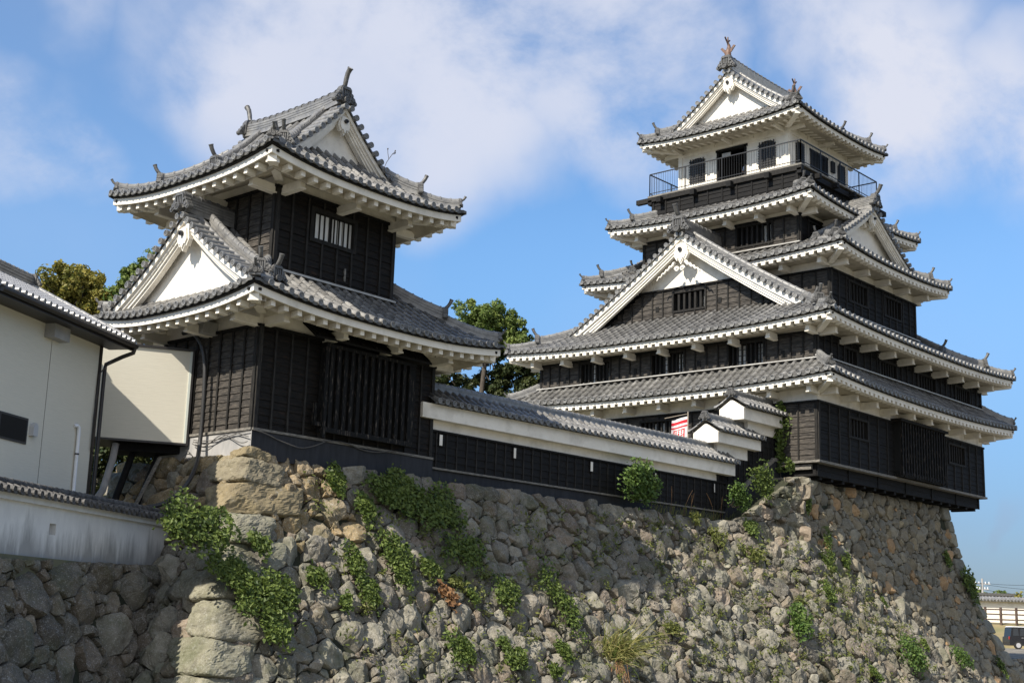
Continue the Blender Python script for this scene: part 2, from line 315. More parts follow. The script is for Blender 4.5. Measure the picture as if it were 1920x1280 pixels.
        mb.add(V, F[:n * 2], 0); mb.add(V, F[n * 2:], mi)
        b = r * .2
        for q in (-.28, 0, .28): mb.obox(c + o * th * .5 + rt * q * r * 1.2, rt * b * .45, up * r * .42, o * th * .25, 0)
    def eaves(s, mb, ov, fh=.20, raf=(.42, .22, .13, .0), soff=.10, arm=2.0, sides='SWNE', arm_s=.2, full=False):
        """ov: overhang per side {sd: m}; slots 0 plaster, 1 soffit, 2 dark board, 3 rafter ends"""
        sp, rw, rh, rs = raf
        for sd in sides:
            A = s.A[sd]; o = ov[sd]; st = np.linspace(-1, 1, 41); V = []
            def zz(t, d, dz): q = min(1, abs(t) / A); return s.zm + dz + s.lift * q ** 2.6 * max(0., 1 - d / 2.4) ** 1.2
            zb = -.10 - fh; dr = .09 + rs + .30
            zs = lambda d: zb - rh + soff * max(0, d - dr) / max(o - dr, .1)
            prof = [(.0, -.05), (.0, -.10), (.09, -.10), (.09, zb), (.13, zb), (.13, zb + .02), (dr, zb + .02), (dr, zb - rh), (o + .02, zb - rh + soff)]
            for q in st:
                for (d, dz) in prof:
                    t = q * (A - d); x, y = s.xy(sd, t, d); V.append(s.fr(x, y, zz(t, d, dz)))
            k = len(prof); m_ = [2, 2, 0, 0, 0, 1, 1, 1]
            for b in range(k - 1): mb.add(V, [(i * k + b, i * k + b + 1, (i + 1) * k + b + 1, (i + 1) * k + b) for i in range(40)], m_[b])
            n = int(2 * (A - .38) / sp)
            for i in range(n + 1):
                t = -A + .38 + i * (2 * A - .76) / n; d0 = .09 + rs; d1 = min(o if full else dr + .02, A - abs(t))
                if d1 < d0 + .05: continue
                xm = .05 if full else 0.; za = zz(t, d0, zb - rh / 2 + .01); zc = zz(t, d1, (zs(d1) if full else zb - rh) + rh / 2 + .01 - xm)
                mb.beam(s.fr(*s.xy(sd, t, d0), za), s.fr(*s.xy(sd, t, d1), zc), rw, rh + .02, 3)
            dp = o * .52; zp = lambda t, d: zz(t, d, zs(d))
            na = max(2, int(round(2 * (A - o) / arm)))
            for i in range(na + 1):
                t = -(A - o) + .15 + i * (2 * (A - o) - .3) / na
                mb.beam(s.fr(*s.xy(sd, t, dp - .14), zp(t, dp) - arm_s * .55), s.fr(*s.xy(sd, t, o + .02), zp(t, dp) - arm_s * .65), arm_s, arm_s * 1.3, 0)
                mb.beam(s.fr(*s.xy(sd, t, dp - .16), zp(t, dp) - arm_s * 1.28), s.fr(*s.xy(sd, t, o + .02), zp(t, dp) - arm_s * 1.38), arm_s * 1.25, .05, 3)
        # corner hip beams with their little caps
        for (a, b) in (('S', -1), ('W', -1), ('N', -1), ('E', -1)):
            if a not in sides: continue
            A = s.A[a]; d0 = .2; o = ov[a]
            z0 = s.zm + s.lift * .92 - .10 - fh - .10; z1 = s.zm - .10 - fh - rh + soff - .05
            x, y = s.xy(a, -(A - d0), d0); x2, y2 = s.xy(a, -(A - o), o)
            w = .2 + .06 * s.k; p0 = s.fr(x, y, z0); p1 = s.fr(x2, y2, z1)
            mb.beam(p0, p1, w, .26, 0); dv = (p0 - p1); dv /= np.linalg.norm(dv)
            mb.beam(p0 + dv * .05 + np.array([0, 0, .17]), p0 - dv * .25 + np.array([0, 0, .17]), w + .12, .07, 2)
    def hips(s, mbR, ends, top, which=('SW', 'SE', 'NW', 'NE'), two=True, h=.26, osc=1.0):
        """hip ridges: mbR collects ridge tiles, ends is a list of (pos, dir, scale, horn) for the end tiles"""
        out = []; cs = {'SW': ('S', -1), 'SE': ('S', 1), 'NE': ('N', -1), 'NW': ('N', 1)}
        for w in which:
            mbR = MB(); out.append(mbR); sd, sg = cs[w]; A = s.A[sd]; hs_ = s.gs[OPP[sd][0 if sg < 0 else 1]] if sd in s.long else 0; top_ = top; top = max(top, hs_ * .98 if hs_ > 3 else top)
            kk = 1 / s.kg if sd in s.long else (s.kg if sd in s.gab else 1)
            def pt(d, dz=0.): return s.p(sd, sg * (A - d * kk), d, dz)
            dirv = pt(0) - pt(1.); dirv[2] = 0; dirv /= np.linalg.norm(dirv)
            spans = [(top, top * .42, h), (top * .42 + .12, .12, h * .62)] if two else [(top, .12, h * .8)]
            for i, (d1, d0, hh) in enumerate(spans):
                m = 14; pts = [pt(d1 + (d0 - d1) * j / m, .06 + (.10 * (j / m) ** 4)) for j in range(m + 1)]
                s.ridge(mbR, pts, hh)
                ends.append((pts[-1] + np.array([0, 0, hh * .1]), dirv, (.95 if i == 0 and two else .62) * osc, 'up' if i == 0 and two else 'low'))
            top = top_
        return out
    def ridge(s, mb, pts, h, w=.14):
        k = s.k; w = w * k; prof = [(-w * 1.25, -.06)]; n = max(2, int(h / .075)); R = []
        for i in range(n):
            z0 = h * i / n; z1 = h * (i + 1) / n; ww = w * (1.12 - .25 * i / n); R += [(ww, z0), (ww, z1 - .022), (ww - .03, z1 - .02), (ww - .03, z1)]
        rt = [(a, b) for a, b in R]; lf = [(-a, b) for a, b in R][::-1]
        cap = [(w * .82 * math.cos(q), h + w * .85 * math.sin(q)) for q in np.linspace(0, math.pi, 7)]
        prof = [(w * 1.2, -.08)] + rt + lf + [(-w * 1.2, -.08)]
        mb.sweep(pts, prof, 0); mb.sweep(pts, [(a_ * 1.0, b_ - .002) for a_, b_ in cap] + [(-w * .82, h - .03), (w * .82, h - .03)], 1, smooth=False)
        pts = np.asarray(pts); L = np.r_[0, np.cumsum(np.linalg.norm(np.diff(pts, axis=0), axis=1))]
        for q in np.arange(.2, L[-1], .34 * k + .04):         # joints of the cap tiles
            c = np.array([np.interp(q, L, pts[:, a]) for a in range(3)]); e = np.array([np.interp(min(q + .05, L[-1]), L, pts[:, a]) for a in range(3)])
            mb.sweep([c, e], [(w * .95 * math.cos(a), h + w * .98 * math.sin(a)) for a in np.linspace(-.2, math.pi + .2, 8)], 1)
    def main_ridge(s, mb, ends, h=.6, osc=1.2, ext=.12, horn='up', w=.2):
        sd = s.long[0]; A = s.A[sd]; B = s.A[s.gab[0]]; el, er = A - s.gs[OPP[sd][0]] + ext, A - s.gs[OPP[sd][1]] + ext
        pts = [s.p(sd, t, B, .05 + .10 * abs(t / (el if t < 0 else er)) ** 3) for t in np.linspace(-el, er, 17)]
        s.ridge(mb, pts, h, w)
        for sg in (-1, 1):
            if s.gs[OPP[sd][0 if sg < 0 else 1]] > s.g + .5: continue
            dv = s.rightv(sd) * sg; ends.append((pts[0 if sg < 0 else -1] + dv * .04 + np.array([0, 0, h * .12]), dv, osc, horn))
    def zl(s, side, t):
        """height of the long slope over the gable plane of a gable side at lateral offset t"""
        ls = s.long[0]; B = s.A[s.gab[0]]; return s.z(ls, s.A[ls] - s.gs[side], B - abs(t))
    def gable(s, sd, mbT, mbW, mbB, ends, T=.5, pend=1.0, panel=True, board_top=None, spacing=None, desc=True, desc_h=.24, mbWood=None, osc=.8):
        """mbT tiles, mbW gable wall panel, mbB barge boards and pendant"""
        B = s.A[sd]; g = s.gs[sd]; o = s.outv(sd); rt = s.rightv(sd); smax = B - g * s.kg + .12
        def P(t, d, z): x, y = s.xy(sd, t, d); return s.fr(x, y, z)
        ts = np.linspace(-smax, smax, 49); k = T / .5
        def board(d0, d1, ta, tb, mi):
            V = []
            for t in ts:
                sl = 1 + .22 * (abs(t) / smax) ** 2; z = s.zl(sd, t) - .02
                V += [P(t, d0, z - ta * sl), P(t, d0, z - tb * sl), P(t, d1, z - tb * sl), P(t, d1, z - ta * sl)]
            mbB.add(V, [(4 * i + a, 4 * i + (a + 1) % 4, 4 * i + 4 + (a + 1) % 4, 4 * i + 4 + a) for i in range(48) for a in range(4)], mi)
        board(g - .06, g + .2, .02, T * .42, 0); board(g + .02, g + .24, T * .40, T * .62, 0); board(g + .07, g + .28, T * .6, T * .82, 0); board(g + .13, g + .3, T * .8, T, 0)
        # soffit behind the boards
        V = []
        for t in ts: V += [P(t, g + .1, s.zl(sd, t) - .04), P(t, g + s.inset, s.zl(sd, t) - .04)]
        mbB.add(V, [(2 * i, 2 * i + 1, 2 * i + 3, 2 * i + 2) for i in range(48)], 0)
        # wall in the gable
        dw = g + s.inset - .06
        def col(t, z0, z1, V): V += [P(t, dw, z0), P(t, dw, z1)]
        zb = lambda t: s.z(sd, t, dw) - .1
        if panel:
            V = []
            for t in ts: z1 = s.zl(sd, t) - .03; col(t, min(max(zb(t), board_top or -99), z1), z1, V)
            mbW.add(V, [(2 * i, 2 * i + 2, 2 * i + 3, 2 * i + 1) for i in range(48)], 0)
        # verge tiles
        spacing = spacing or s.pitch * .86; L = 0; prev = None; last = -9; arc = []
        for t in np.linspace(0, smax + .1, 240):
            q = np.array([t, s.zl(sd, t)]);
            if prev is not None: L += np.linalg.norm(q - prev)
            prev = q
            if L - last >= spacing and t > .12: arc.append(t); last = L
        for t0 in arc:
            for sg in (-1, 1):
                t = sg * t0; z = s.zl(sd, t) + .055; r = s.rad
                a = P(t, g - .2, z); b = P(t, g + .5, z + .04); mbT.tube([a, (a + b) / 2, b], [r, r * .97, r * .9], 10, 0, False)
                s.disc(mbT, a, o, rt, r * 1.1, 2)
        # slab under the verge tiles
        V = []
        for t in ts:
            z = s.zl(sd, t); V += [P(t, g - .12, z - .03), P(t, g - .12, z + .03), P(t, g + .6, z + .05)]
        mbT.add(V, [(3 * i + a, 3 * i + a + 1, 3 * i + 4 + a, 3 * i + 3 + a) for i in range(48) for a in (0, 1)], 0)
        # thin verge row, then the stacked descending ridge
        for sg in (-1, 1):
            pts = [P(sg * t, g + .42, s.zl(sd, t) + .11) for t in np.linspace(.05, smax - .05, 15)]
            mbT.tube(pts, s.rad * .8, 8, 0, True)
            if desc:
                pts = [P(sg * t, g + .85, s.zl(sd, t) + .05) for t in np.linspace(.15, smax - .35, 15)]
                s.ridge(mbT, pts, desc_h); dv = pts[-1] - pts[-2]; dv[2] = 0; dv /= np.linalg.norm(dv); ends.append((pts[-1] + np.array([0, 0, .03]), dv, osc, 'up'))
        # pendant
        z0 = s.zl(sd, 0) - T * 1.05 - .06 * pend; q = pend
        poly = [(-.20, .30), (.20, .30), (.27, -.08), (.16, -.26), (.10, -.22), (0, -.40), (-.10, -.22), (-.16, -.26), (-.27, -.08)]
        mbB.prism([(a * q, b * q) for a, b in poly], P(0, g - .02, z0 - .12 * q), rt, np.array([0, 0, 1.]), -o * .14 * q, 0)
        mbB.prism([(a * q * .8, b * q * .8) for a, b in poly], P(0, g - .07, z0 - .12 * q), rt, np.array([0, 0, 1.]), -o * .05 * q, 0)
        c = P(0, g - .10, z0 - .02 * q)
        mbB.tube([c + o * .06, c - o * .1], .075 * q, 6, 1, True, False); mbB.tube([c + o * .10, c], .03 * q, 6, 1, True, False)
        return P
def ridge_end(mb, p, d, S, horn):
    """demon-face end tile: arched plate, side curls, front disc, upturned crest tile; slots 0 tile, 1 crest"""
    d = np.asarray(d, float); d = d / np.linalg.norm(d); sd = np.array([d[1], -d[0], 0.]); up = np.array([0, 0, 1.])
    poly = [(-.23, -.04), (.23, -.04), (.215, .36), (.15, .46), (-.15, .46), (-.215, .36)]
    mb.prism([(a * S, b * S) for a, b in poly], p + d * .08 * S, sd, up, -d * .2 * S, 0)
    mb.prism([(a * S, b * S) for a, b in [(-.20, .05), (-.14, .05), (-.14, .34), (.14, .34), (.14, .05), (.20, .05), (.19, .36), (.13, .43), (-.13, .43), (-.19, .36)]], p + d * .13 * S, sd, up, -d * .06 * S, 0)
    for q in (-.075, 0, .075): mb.obox(p + d * .10 * S + sd * q * S + up * .2 * S, sd * .02 * S, up * .11 * S, d * .02 * S, 0)
    for sg in (-1, 1):
        for (a, b, r) in ((.27, .06, .11), (.22, .20, .075), (.36, -.02, .08)):
            c = p + sd * sg * a * S + up * b * S; mb.tube([c + d * .10 * S, c - d * .08 * S], r * S, 10, 0, True, False)
            mb.tube([c + d * .125 * S, c + d * .09 * S], r * .5 * S, 8, 0, True, False)
    c = p + up * .0; Roof.disc(None, mb, c + d * .17 * S, d, sd, .115 * S, 0, .03 * S); mb.tube([c + d * .16 * S, c - d * .1 * S], .11 * S, 10, 0, False)
    if horn == 'none': return
    if horn == 'up': ctrl = [(-.16, .34), (-.02, .42), (.10, .52), (.20, .67), (.25, .80)]
    elif horn == 'tall': ctrl = [(-.1, .40), (.0, .52), (.04, .70), (.10, .88), (.2, 1.0)]
    else: ctrl = [(-.42, .16), (-.15, .22), (.08, .32), (.26, .48), (.34, .62)]
    pts = [p + d * a * S + up * b * S for a, b in ctrl]
    mb.tube(pts, [.06 * S, .075 * S, .078 * S, .08 * S, .085 * S], 10, 0, True)
    e = pts[-1] - pts[-2]; e /= np.linalg.norm(e); s2 = np.cross(e, sd); s2 /= np.linalg.norm(s2)
    Roof.disc(None, mb, pts[-1] + e * .01, e, sd, .095 * S, 0, .02 * S)
    for q in (-.035, 0, .035): mb.obox(pts[-1] + e * .02 * S + sd * q * S, sd * .009 * S, s2 * .05 * S, e * .012 * S, 1)
# ------------------------------------------------------------------ boarded walls and windows
def side_pt(fr, R, sd, t, off, z):
    """R = (x0, x1, y0, y1); t along the face (world x or y value); off = metres proud of the face"""
    x0, x1, y0, y1 = R
    if sd == 'S': return fr(t, y0 - off, z)
    if sd == 'N': return fr(t, y1 + off, z)
    if sd == 'W': return fr(x0 - off, t, z)
    return fr(x1 + off, t, z)
def board_wall(mb, fr, R, sd, zb, zt, holes=(), course=.215, bat=.62, bw=.075, lim=None, mi=0, bmi=1, batoff=.065):
    """lapped boards and upright battens on one face, cut round the holes (t0, t1, z0, z1); lim(t) caps the height"""
    x0, x1, y0, y1 = R; a, b = (x0, x1) if sd in 'SN' else (y0, y1)
    P = lambda t, o, z: side_pt(fr, R, sd, t, o, z)
    zs = sorted(set([zb, zt] + [z for z in np.arange(zb, zt, course)] + [h[2] for h in holes if zb < h[2] < zt] + [h[3] for h in holes if zb < h[3] < zt]))
    for z0, z1 in zip(zs[:-1], zs[1:]):
        if z1 - z0 < 1e-4: continue
        iv = [(a, b)]
        for h in holes:
            if h[2] < z1 - 1e-5 and h[3] > z0 + 1e-5:
                nv = []
                for (p, q) in iv:
                    if h[1] <= p or h[0] >= q: nv.append((p, q)); continue
                    if h[0] > p: nv.append((p, h[0]))
                    if h[1] < q: nv.append((h[1], q))
                iv = nv
        if lim:
            zz = (z0 + z1) / 2; ok = [t for t in np.linspace(a, b, 400) if lim(t) > zz]
            if not ok: continue
            iv = [(max(p, ok[0]), min(q, ok[-1])) for p, q in iv]; iv = [w for w in iv if w[1] > w[0]]
        f0 = ((z0 - zb) % course) / course
        for (p, q) in iv:
            o0 = .03 + rng.uniform(-.006, .006)
            mb.add([P(p, o0, z0), P(q, o0, z0), P(q, .004, z1), P(p, .004, z1), P(p, 0, z0), P(q, 0, z0)], [(0, 1, 2, 3), (4, 5, 1, 0)], mi)
    n = max(1, int(round((b - a) / bat)))
    for i in range(n + 1):
        t = a + (b - a) * i / n
        if i == 0: t += bw * .8
        if i == n: t -= bw * .8
        top = min(zt, lim(t)) if lim else zt
        sp = [(zb, top)]
        for h in holes:
            if h[0] - bw * .5 < t < h[1] + bw * .5:
                nv = []
                for (p, q) in sp:
                    if h[3] <= p or h[2] >= q: nv.append((p, q)); continue
                    if h[2] > p: nv.append((p, h[2]))
                    if h[3] < q: nv.append((h[3], q))
                sp = nv
        w = bw * (1.9 if i in (0, n) else 1)
        for p, q in sp:
            if q - p > .05: mb.beam(P(t, batoff * .5, p), P(t, batoff * .5, q), w, batoff, bmi, up=P(t, 1, 0) - P(t, 0, 0))
def window(parent, fr, R, sd, t0, t1, z0, z1, bars=6, barw=.09, depth=.28, pane=None, frame=.1, name='window', mats=None, bar_pair=False, proud=.05, muntin=0):
    """a dark recess with a frame, upright bars and (pane) pale boards showing behind; frame is the part, bars its sub-part"""
    P = lambda t, o, z: side_pt(fr, R, sd, t, o, z); up = P(0, 1, 0) - P(0, 0, 0)
    mb = MB(); c = (t0 + t1) / 2; mz = (z0 + z1) / 2
    for t in (t0, t1): mb.beam(P(t, -depth / 2 + proud, z0 - frame / 2), P(t, -depth / 2 + proud, z1 + frame / 2), frame, depth + .06, 0, up=up)
    for z in (z0, z1): mb.beam(P(t0 + frame / 2, -depth / 2 + proud, z), P(t1 - frame / 2, -depth / 2 + proud, z), frame, depth + .06, 0, up=up) if False else mb.obox((P(c, proud - depth / 2, z)), (P(t1 - frame / 2, 0, 0) - P(t0 + frame / 2, 0, 0)) / 2, np.array([0, 0, frame / 2]), up * (depth / 2 + .028))
    mb.add([P(t0, -depth, z0), P(t1, -depth, z0), P(t1, -depth, z1), P(t0, -depth, z1)], [(0, 1, 2, 3)], 1)
    fo = mb.build(name, mats or [M['batten'], M['dark']], parent)
    if bars:
        b = MB(); xs = []
        if bar_pair:
            for q in range(bars): xs.append(t0 + (t1 - t0) * (q + .5) / bars)
        else: xs = [t0 + (t1 - t0) * (q + 1) / (bars + 1) for q in range(bars)]
        for x in xs: b.beam(P(x, -.05, z0), P(x, -.05, z1), barw, barw, 0, up=up)
        b.build('bars', M['batten'], fo)
    if pane:
        for (p0, p1) in pane:
            b = MB()
            a_ = t0 + (t1 - t0) * p0; b_ = t0 + (t1 - t0) * p1
            b.obox(P((a_ + b_) / 2, -depth * .8, mz - .02), (P(b_, 0, 0) - P(a_, 0, 0)) / 2, np.array([0, 0, (z1 - z0) * .43]), up * .01)
            for mq in range(muntin):
                zq = z0 + (z1 - z0) * (mq + 1) / (muntin + 1); b.obox(P((a_ + b_) / 2, -depth * .8 + .015, zq), (P(b_, 0, 0) - P(a_, 0, 0)) / 2, np.array([0, 0, .015]), up * .01, 1)
            b.build('pane', [M['pane'], M['batten']], fo)
    return fo
def slit(mb, fr, R, sd, t, z, w=.16, h=.3, mi=0):
    P = lambda a, o, q: side_pt(fr, R, sd, a, o, q); up = P(0, 1, 0) - P(0, 0, 0)
    mb.obox(P(t, .03, z), (P(1, 0, 0) - P(0, 0, 0)) * w / 2, np.array([0, 0, h / 2]), up * .025, mi)
def flat_wall(mb, fr, R, sides, z0, z1, off=0., mi=0):
    for sd in sides:
        x0, x1, y0, y1 = R; a, b = (x0, x1) if sd in 'SN' else (y0, y1); P = lambda t, z: side_pt(fr, R, sd, t, off, z)
        a -= off; b += off
        n = 24; ts = np.linspace(a, b, n + 1); V = [P(t, z) for t in ts for z in (z0, z1)]
        mb.add(V, [(2 * i, 2 * i + 2, 2 * i + 3, 2 * i + 1) for i in range(n)], mi)
# ------------------------------------------------------------------ shared assembly of one roof as a part with sub-parts
def plain_wall(mb, fr, R, sd, z0, z1, holes=(), off=0., mi=0, ta=None, tb=None):
    x0, x1, y0, y1 = R; a, b = (x0, x1) if sd in 'SN' else (y0, y1); a = a - off if ta is None else ta; b = b + off if tb is None else tb
    P = lambda t, z: side_pt(fr, R, sd, t, off, z); zs = sorted(set([z0, z1] + [z for h in holes for z in h[2:4] if z0 < z < z1]))
    for p, q in zip(zs[:-1], zs[1:]):
        iv = [(a, b)]
        for h in holes:
            if h[2] < q - 1e-6 and h[3] > p + 1e-6:
                nv = []
                for (s, e) in iv:
                    if h[1] <= s or h[0] >= e: nv.append((s, e)); continue
                    if h[0] > s: nv.append((s, h[0]))
                    if h[1] < e: nv.append((h[1], e))
                iv = nv
        for s, e in iv: mb.add([P(s, p), P(e, p), P(e, q), P(s, q)], [(0, 1, 2, 3)], mi)
def make_roof(parent, rf, ov, fh, raf, hip_top, two=True, hip_h=.26, osc=1.0, gables='', gkw=None, ridge=None, arm=2.0, arm_s=.2, soff=.12, full=False, ridge_mat=None):
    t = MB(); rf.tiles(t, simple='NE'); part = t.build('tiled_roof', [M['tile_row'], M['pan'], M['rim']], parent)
    e = MB(); rf.eaves(e, ov, fh=fh, raf=raf, arm=arm, arm_s=arm_s, soff=soff, full=full); e.build('eaves', [M['plaster'], M['soffit'], M['board_dark'], M['eave_wood']], part)
    ends = []; 
    for h in rf.hips(None, ends, hip_top, two=two, h=hip_h, osc=osc): h.build('hip_ridge', [M['tile'], M['tile']], part)
    fns = {}
    for sd in gables:
        tb, wb, bb = MB(), MB(), MB(); kw = dict(gkw); front = sd in 'SW'
        fns[sd] = rf.gable(sd, tb, wb, bb, ends, **kw)
        tb.build('verge_tiles', [M['tile'], M['tile'], M['rim']], part); wb.build('gable_wall', M['plaster'], part); bb.build('bargeboard', [M['plaster'], M['iron']], part)
    if ridge: r = MB(); rf.main_ridge(r, ends, **ridge); r.build('main_ridge', [ridge_mat or M['tile'], M['tile_dark']], part)
    for (p, d, S, hn) in ends:
        o = MB(); ridge_end(o, p, d, S, hn); o.build('ridge_end_tile', [M['tile_dark'], M['crest']], part)
    return part

# ------------------------------------------------------------------ the castle keep
keep = thing('castle_keep', 'tall five storey castle keep with black boards, stacked tiled roofs and a white top storey', 'castle', (0, 0, 6.6 + ZO))
def build_keep():
    O = lambda v: {'S': v[0], 'N': v[0], 'W': v[1], 'E': v[1]}
    RAF = (.42, .23, .13, .0)
    r1 = Roof(FK, -9.88, 9.88, -9.13, 9.13, 10.99, .30, lambda d: .74 * d + .04 * d * d, None, Dsk={'S': 1.5, 'N': 1.5, 'W': 1.4, 'E': 1.4})
    r2 = Roof(FK, -9.93, 9.93, -9.17, 9.17, 13.62, .30, lambda d: .50 * d + .0115 * d * d, 'x', g=2.3, inset=.85)
    r3 = Roof(FK, -5.86, 5.86, -7.65, 7.65, 17.88, .30, lambda d: .50 * d + .013 * d * d, 'y', g=1.4, inset=.62)
    r4 = Roof(FK, -5.78, 5.78, -6.05, 6.05, 20.69, .28, lambda d: .47 * d + .02 * d * d, None, Dsk=2.2)
    r5 = Roof(FK, -4.70, 4.70, -4.85, 4.85, 25.49, .27, lambda d: .60 * d + .025 * d * d, 'x', g=1.3, inset=.55, pitch=.40)
    make_roof(keep, r1, O((1.35, 1.22)), .17, RAF, 1.3, two=False, hip_h=.26, osc=.85)
    make_roof(keep, r2, O((1.39, 1.27)), .17, RAF, 2.75, osc=.95, gables='WE', gkw=dict(T=.62, pend=1.5, board_top=16.42, osc=.85, desc_h=.30), ridge=dict(h=.55, osc=1.45, w=.2))
    make_roof(keep, r3, O((1.41, 1.39)), .17, RAF, 1.9, osc=.85, gables='SN', gkw=dict(T=.42, pend=.95, osc=.7), ridge=dict(h=.42, osc=1.2, w=.17))
    make_roof(keep, r4, O((1.45, 1.42)), .17, RAF, 2.3, osc=.8)
    p5 = make_roof(keep, r5, O((1.52, 1.65)), .16, (.42, .17, .10, .0), 1.75, osc=.85, gables='WE', gkw=dict(T=.50, pend=1.25, osc=.85, desc_h=.22), ridge=dict(h=.62, osc=1.3, w=.2, horn='none'), arm=3.2, arm_s=.12, soff=.25, full=True, ridge_mat=M['ridge_plaster'])
    # small fish finials on the two ends of the top ridge
    for sg in (-1, 1):
        x = sg * 3.45; z = 29.62; s = MB(); d = -sg
        body = [(x + d * .05, 0, z - .12), (x + d * .0, 0, z + .12), (x + d * .10, 0, z + .34), (x + d * .12, 0, z + .55), (x - d * .02, 0, z + .72)]
        s.tube(body, [.17, .18, .13, .085, .05], 9, 0, True)
        for (a, b) in ((-.22, .95), (.20, .92), (.02, 1.02)):
            s.prism([(-.05, 0), (.05, 0), (a + .05 * np.sign(a), b - .72 + .02), (a, b - .66)], (x - .02, -.02, z + .66), np.array([1., 0, 0]), np.array([0, 0, 1.]), np.array([0, .05, 0]), 0)
        for q in (-1, 1): s.prism([(0, 0), (.10, .05), (.34, .34), (.22, .40), (.05, .22)], (x, q * .12, z + .10), np.array([0, q * 1., 0]), np.array([0, 0, 1.]), np.array([.05, 0, 0]), 0)
        for k in range(3): s.obox((x + d * (.16 - .02 * k), 0, z + .12 + .16 * k), (.05, 0, .03), (0, .02, 0), (-.02, 0, .06), 0)
        s.build('fish_finial', M['bronze'], p5)
    # ---- storey walls
    T1 = (-8.66, 8.66, -7.78, 7.78); T3 = (-4.47, 4.47, -6.24, 6.24); T4 = (-4.36, 4.36, -4.6, 4.6); T5 = (-3.05, 3.05, -3.33, 3.33)
    def storey(R, zb, zt, zw, wins, slits=(), extra_holes=None, bat=.9, flash=None):
        m = MB(); pl = MB()
        for sd in 'SWNE':
            hs = [w[1:5] for w in wins if w[0] == sd] + [h[1:5] for h in (extra_holes or []) if h[0] == sd]
            board_wall(m, FK, R, sd, zb, zt, hs, course=.24, bat=bat, bw=.07, mi=0 if sd in 'WN' else 2, bmi=1 if sd in 'WN' else 4)  # sunlit faces take the paler boards, shaded faces the near-black copy
            x0, x1, y0, y1 = R; a, b = (x0, x1) if sd in 'SN' else (y0, y1); c = (a + b) / 2
            q0, q1 = side_pt(FK, R, sd, a - .05, .03, zt + .03), side_pt(FK, R, sd, b + .05, .03, zt + .03)
            m.beam(q0, q1, .13, .09, 2)
            plain_wall(pl, FK, R, sd, zt + .04, zw, [(h[1], h[2], h[3], h[4]) for h in (extra_holes or []) if h[0] == sd])
        if flash:
            fm = MB()
            for sd in 'SW':
                x0, x1, y0, y1 = R; a, b = (x0, x1) if sd in 'SN' else (y0, y1); fm.beam(side_pt(FK, R, sd, a - .1, .09, flash[sd]), side_pt(FK, R, sd, b + .1, .09, flash[sd]), .22, .05, 0)
            fm.build('flashing', M['flash'], keep)
        for (sd, t, z) in slits: slit(m, FK, R, sd, t, z, .17, .3, 3)
        m.build('board_wall', [M['board'], M['batten'], M['board_dark'], M['dark'], M['batten_dim']], keep); pl.build('plaster_band', M['plaster'], keep)
        for w in wins: window(keep, FK, R, w[0], *w[1:5], **w[5])
    storey(T1, 7.36, 9.86, 10.62, [('S', -5.97, -4.21, 8.69, 9.57, dict(bars=5, pane=[(.04, .1)])), ('S', 4.37, 6.27, 8.68, 9.65, dict(bars=6)),
           ('W', -.60, 1.5, 8.45, 9.66, dict(bars=8, pane=[(.08, .2), (.42, .52), (.62, .75)]))], extra_holes=[('W', -4.35, -2.9, 7.4, 10.15)])
    m = MB(); m.add([side_pt(FK, T1, 'W', t, -.5, z) for t, z in ((-4.6, 7.4), (-2.7, 7.4), (-2.7, 10.3), (-4.6, 10.3))], [(0, 1, 2, 3)], 0)
    for t in (-4.35, -2.9): m.beam(side_pt(FK, T1, 'W', t, -.1, 7.4), side_pt(FK, T1, 'W', t, -.1, 10.2), .14, .34, 1)
    m.beam(side_pt(FK, T1, 'W', -4.4, -.1, 10.18), side_pt(FK, T1, 'W', -2.85, -.1, 10.18), .34, .14, 1); m.build('doorway', [M['dark'], M['board_dark']], keep)
    sl_ = [('W', 6.03, 12.11), ('W', 1.84, 12.11), ('W', -1.76, 12.1), ('W', -6.15, 12.1)]
    dbl = lambda p: dict(bars=7, barw=.075, pane=p, muntin=3)
    storey((-8.67, 8.67, -7.78, 7.78), 11.62, 12.93, 13.25, [('W', 3.35, 5.16, 11.76, 12.84, dbl([(.12, .2), (.6, .72)])), ('W', -.97, .92, 11.76, 12.84, dbl([(.08, .25), (.55, .72)])), ('W', -5.2, -3.33, 11.76, 12.84, dbl([(.05, .22), (.58, .8)])),
           ('S', -6.3, -5.1, 11.84, 12.66, dict(bars=3, pane=[(.18, .27)])), ('S', -2.9, -1.15, 11.84, 12.66, dict(bars=6)), ('S', 1.08, 3.11, 11.84, 12.68, dict(bars=6)), ('S', 5.4, 7.17, 11.84, 12.70, dict(bars=6))], sl_, bat=.62, flash=dict(S=r1.z('S', 0, 1.35) + .12, W=r1.z('W', 0, 1.21) + .12))
    storey(T3, 14.3, 16.88, 17.5, [('S', -2.76, -.88, 15.7, 16.70, dict(bars=5, pane=[(.1, .16)])), ('S', .91, 2.76, 15.7, 16.70, dict(bars=5)), ('W', 3.6, 5.0, 15.7, 16.7, dict(bars=4))], bat=.75, flash=dict(S=r2.z('S', 0, 2.93) + .13, W=14.0))
    storey(T4, 18.0, 19.87, 20.3, [('W', -3.13, -1.09, 18.74, 19.80, dict(bars=6, barw=.11, pane=[(.03, .12), (.2, .3)])), ('S', -3.6, -2.3, 18.9, 19.75, dict(bars=6)), ('W', 1.2, 3.1, 18.74, 19.8, dict(bars=6))], bat=.8, flash=dict(S=17.5, W=r3.z('W', 0, 1.5) + .13))
    # gable window wall under the big gable
    G = (-6.85, 8, -6, 6); m = MB(); lim = lambda t: r2.zl('W', t) - .55
    zb0 = 14.6
    hs = [(-.93, .96, 15.26, 16.22)]
    board_wall(m, FK, (-6.85, 8, -5.3, 5.3), 'W', zb0, 16.40, hs, course=.24, bat=.62, bw=.07, lim=lim)
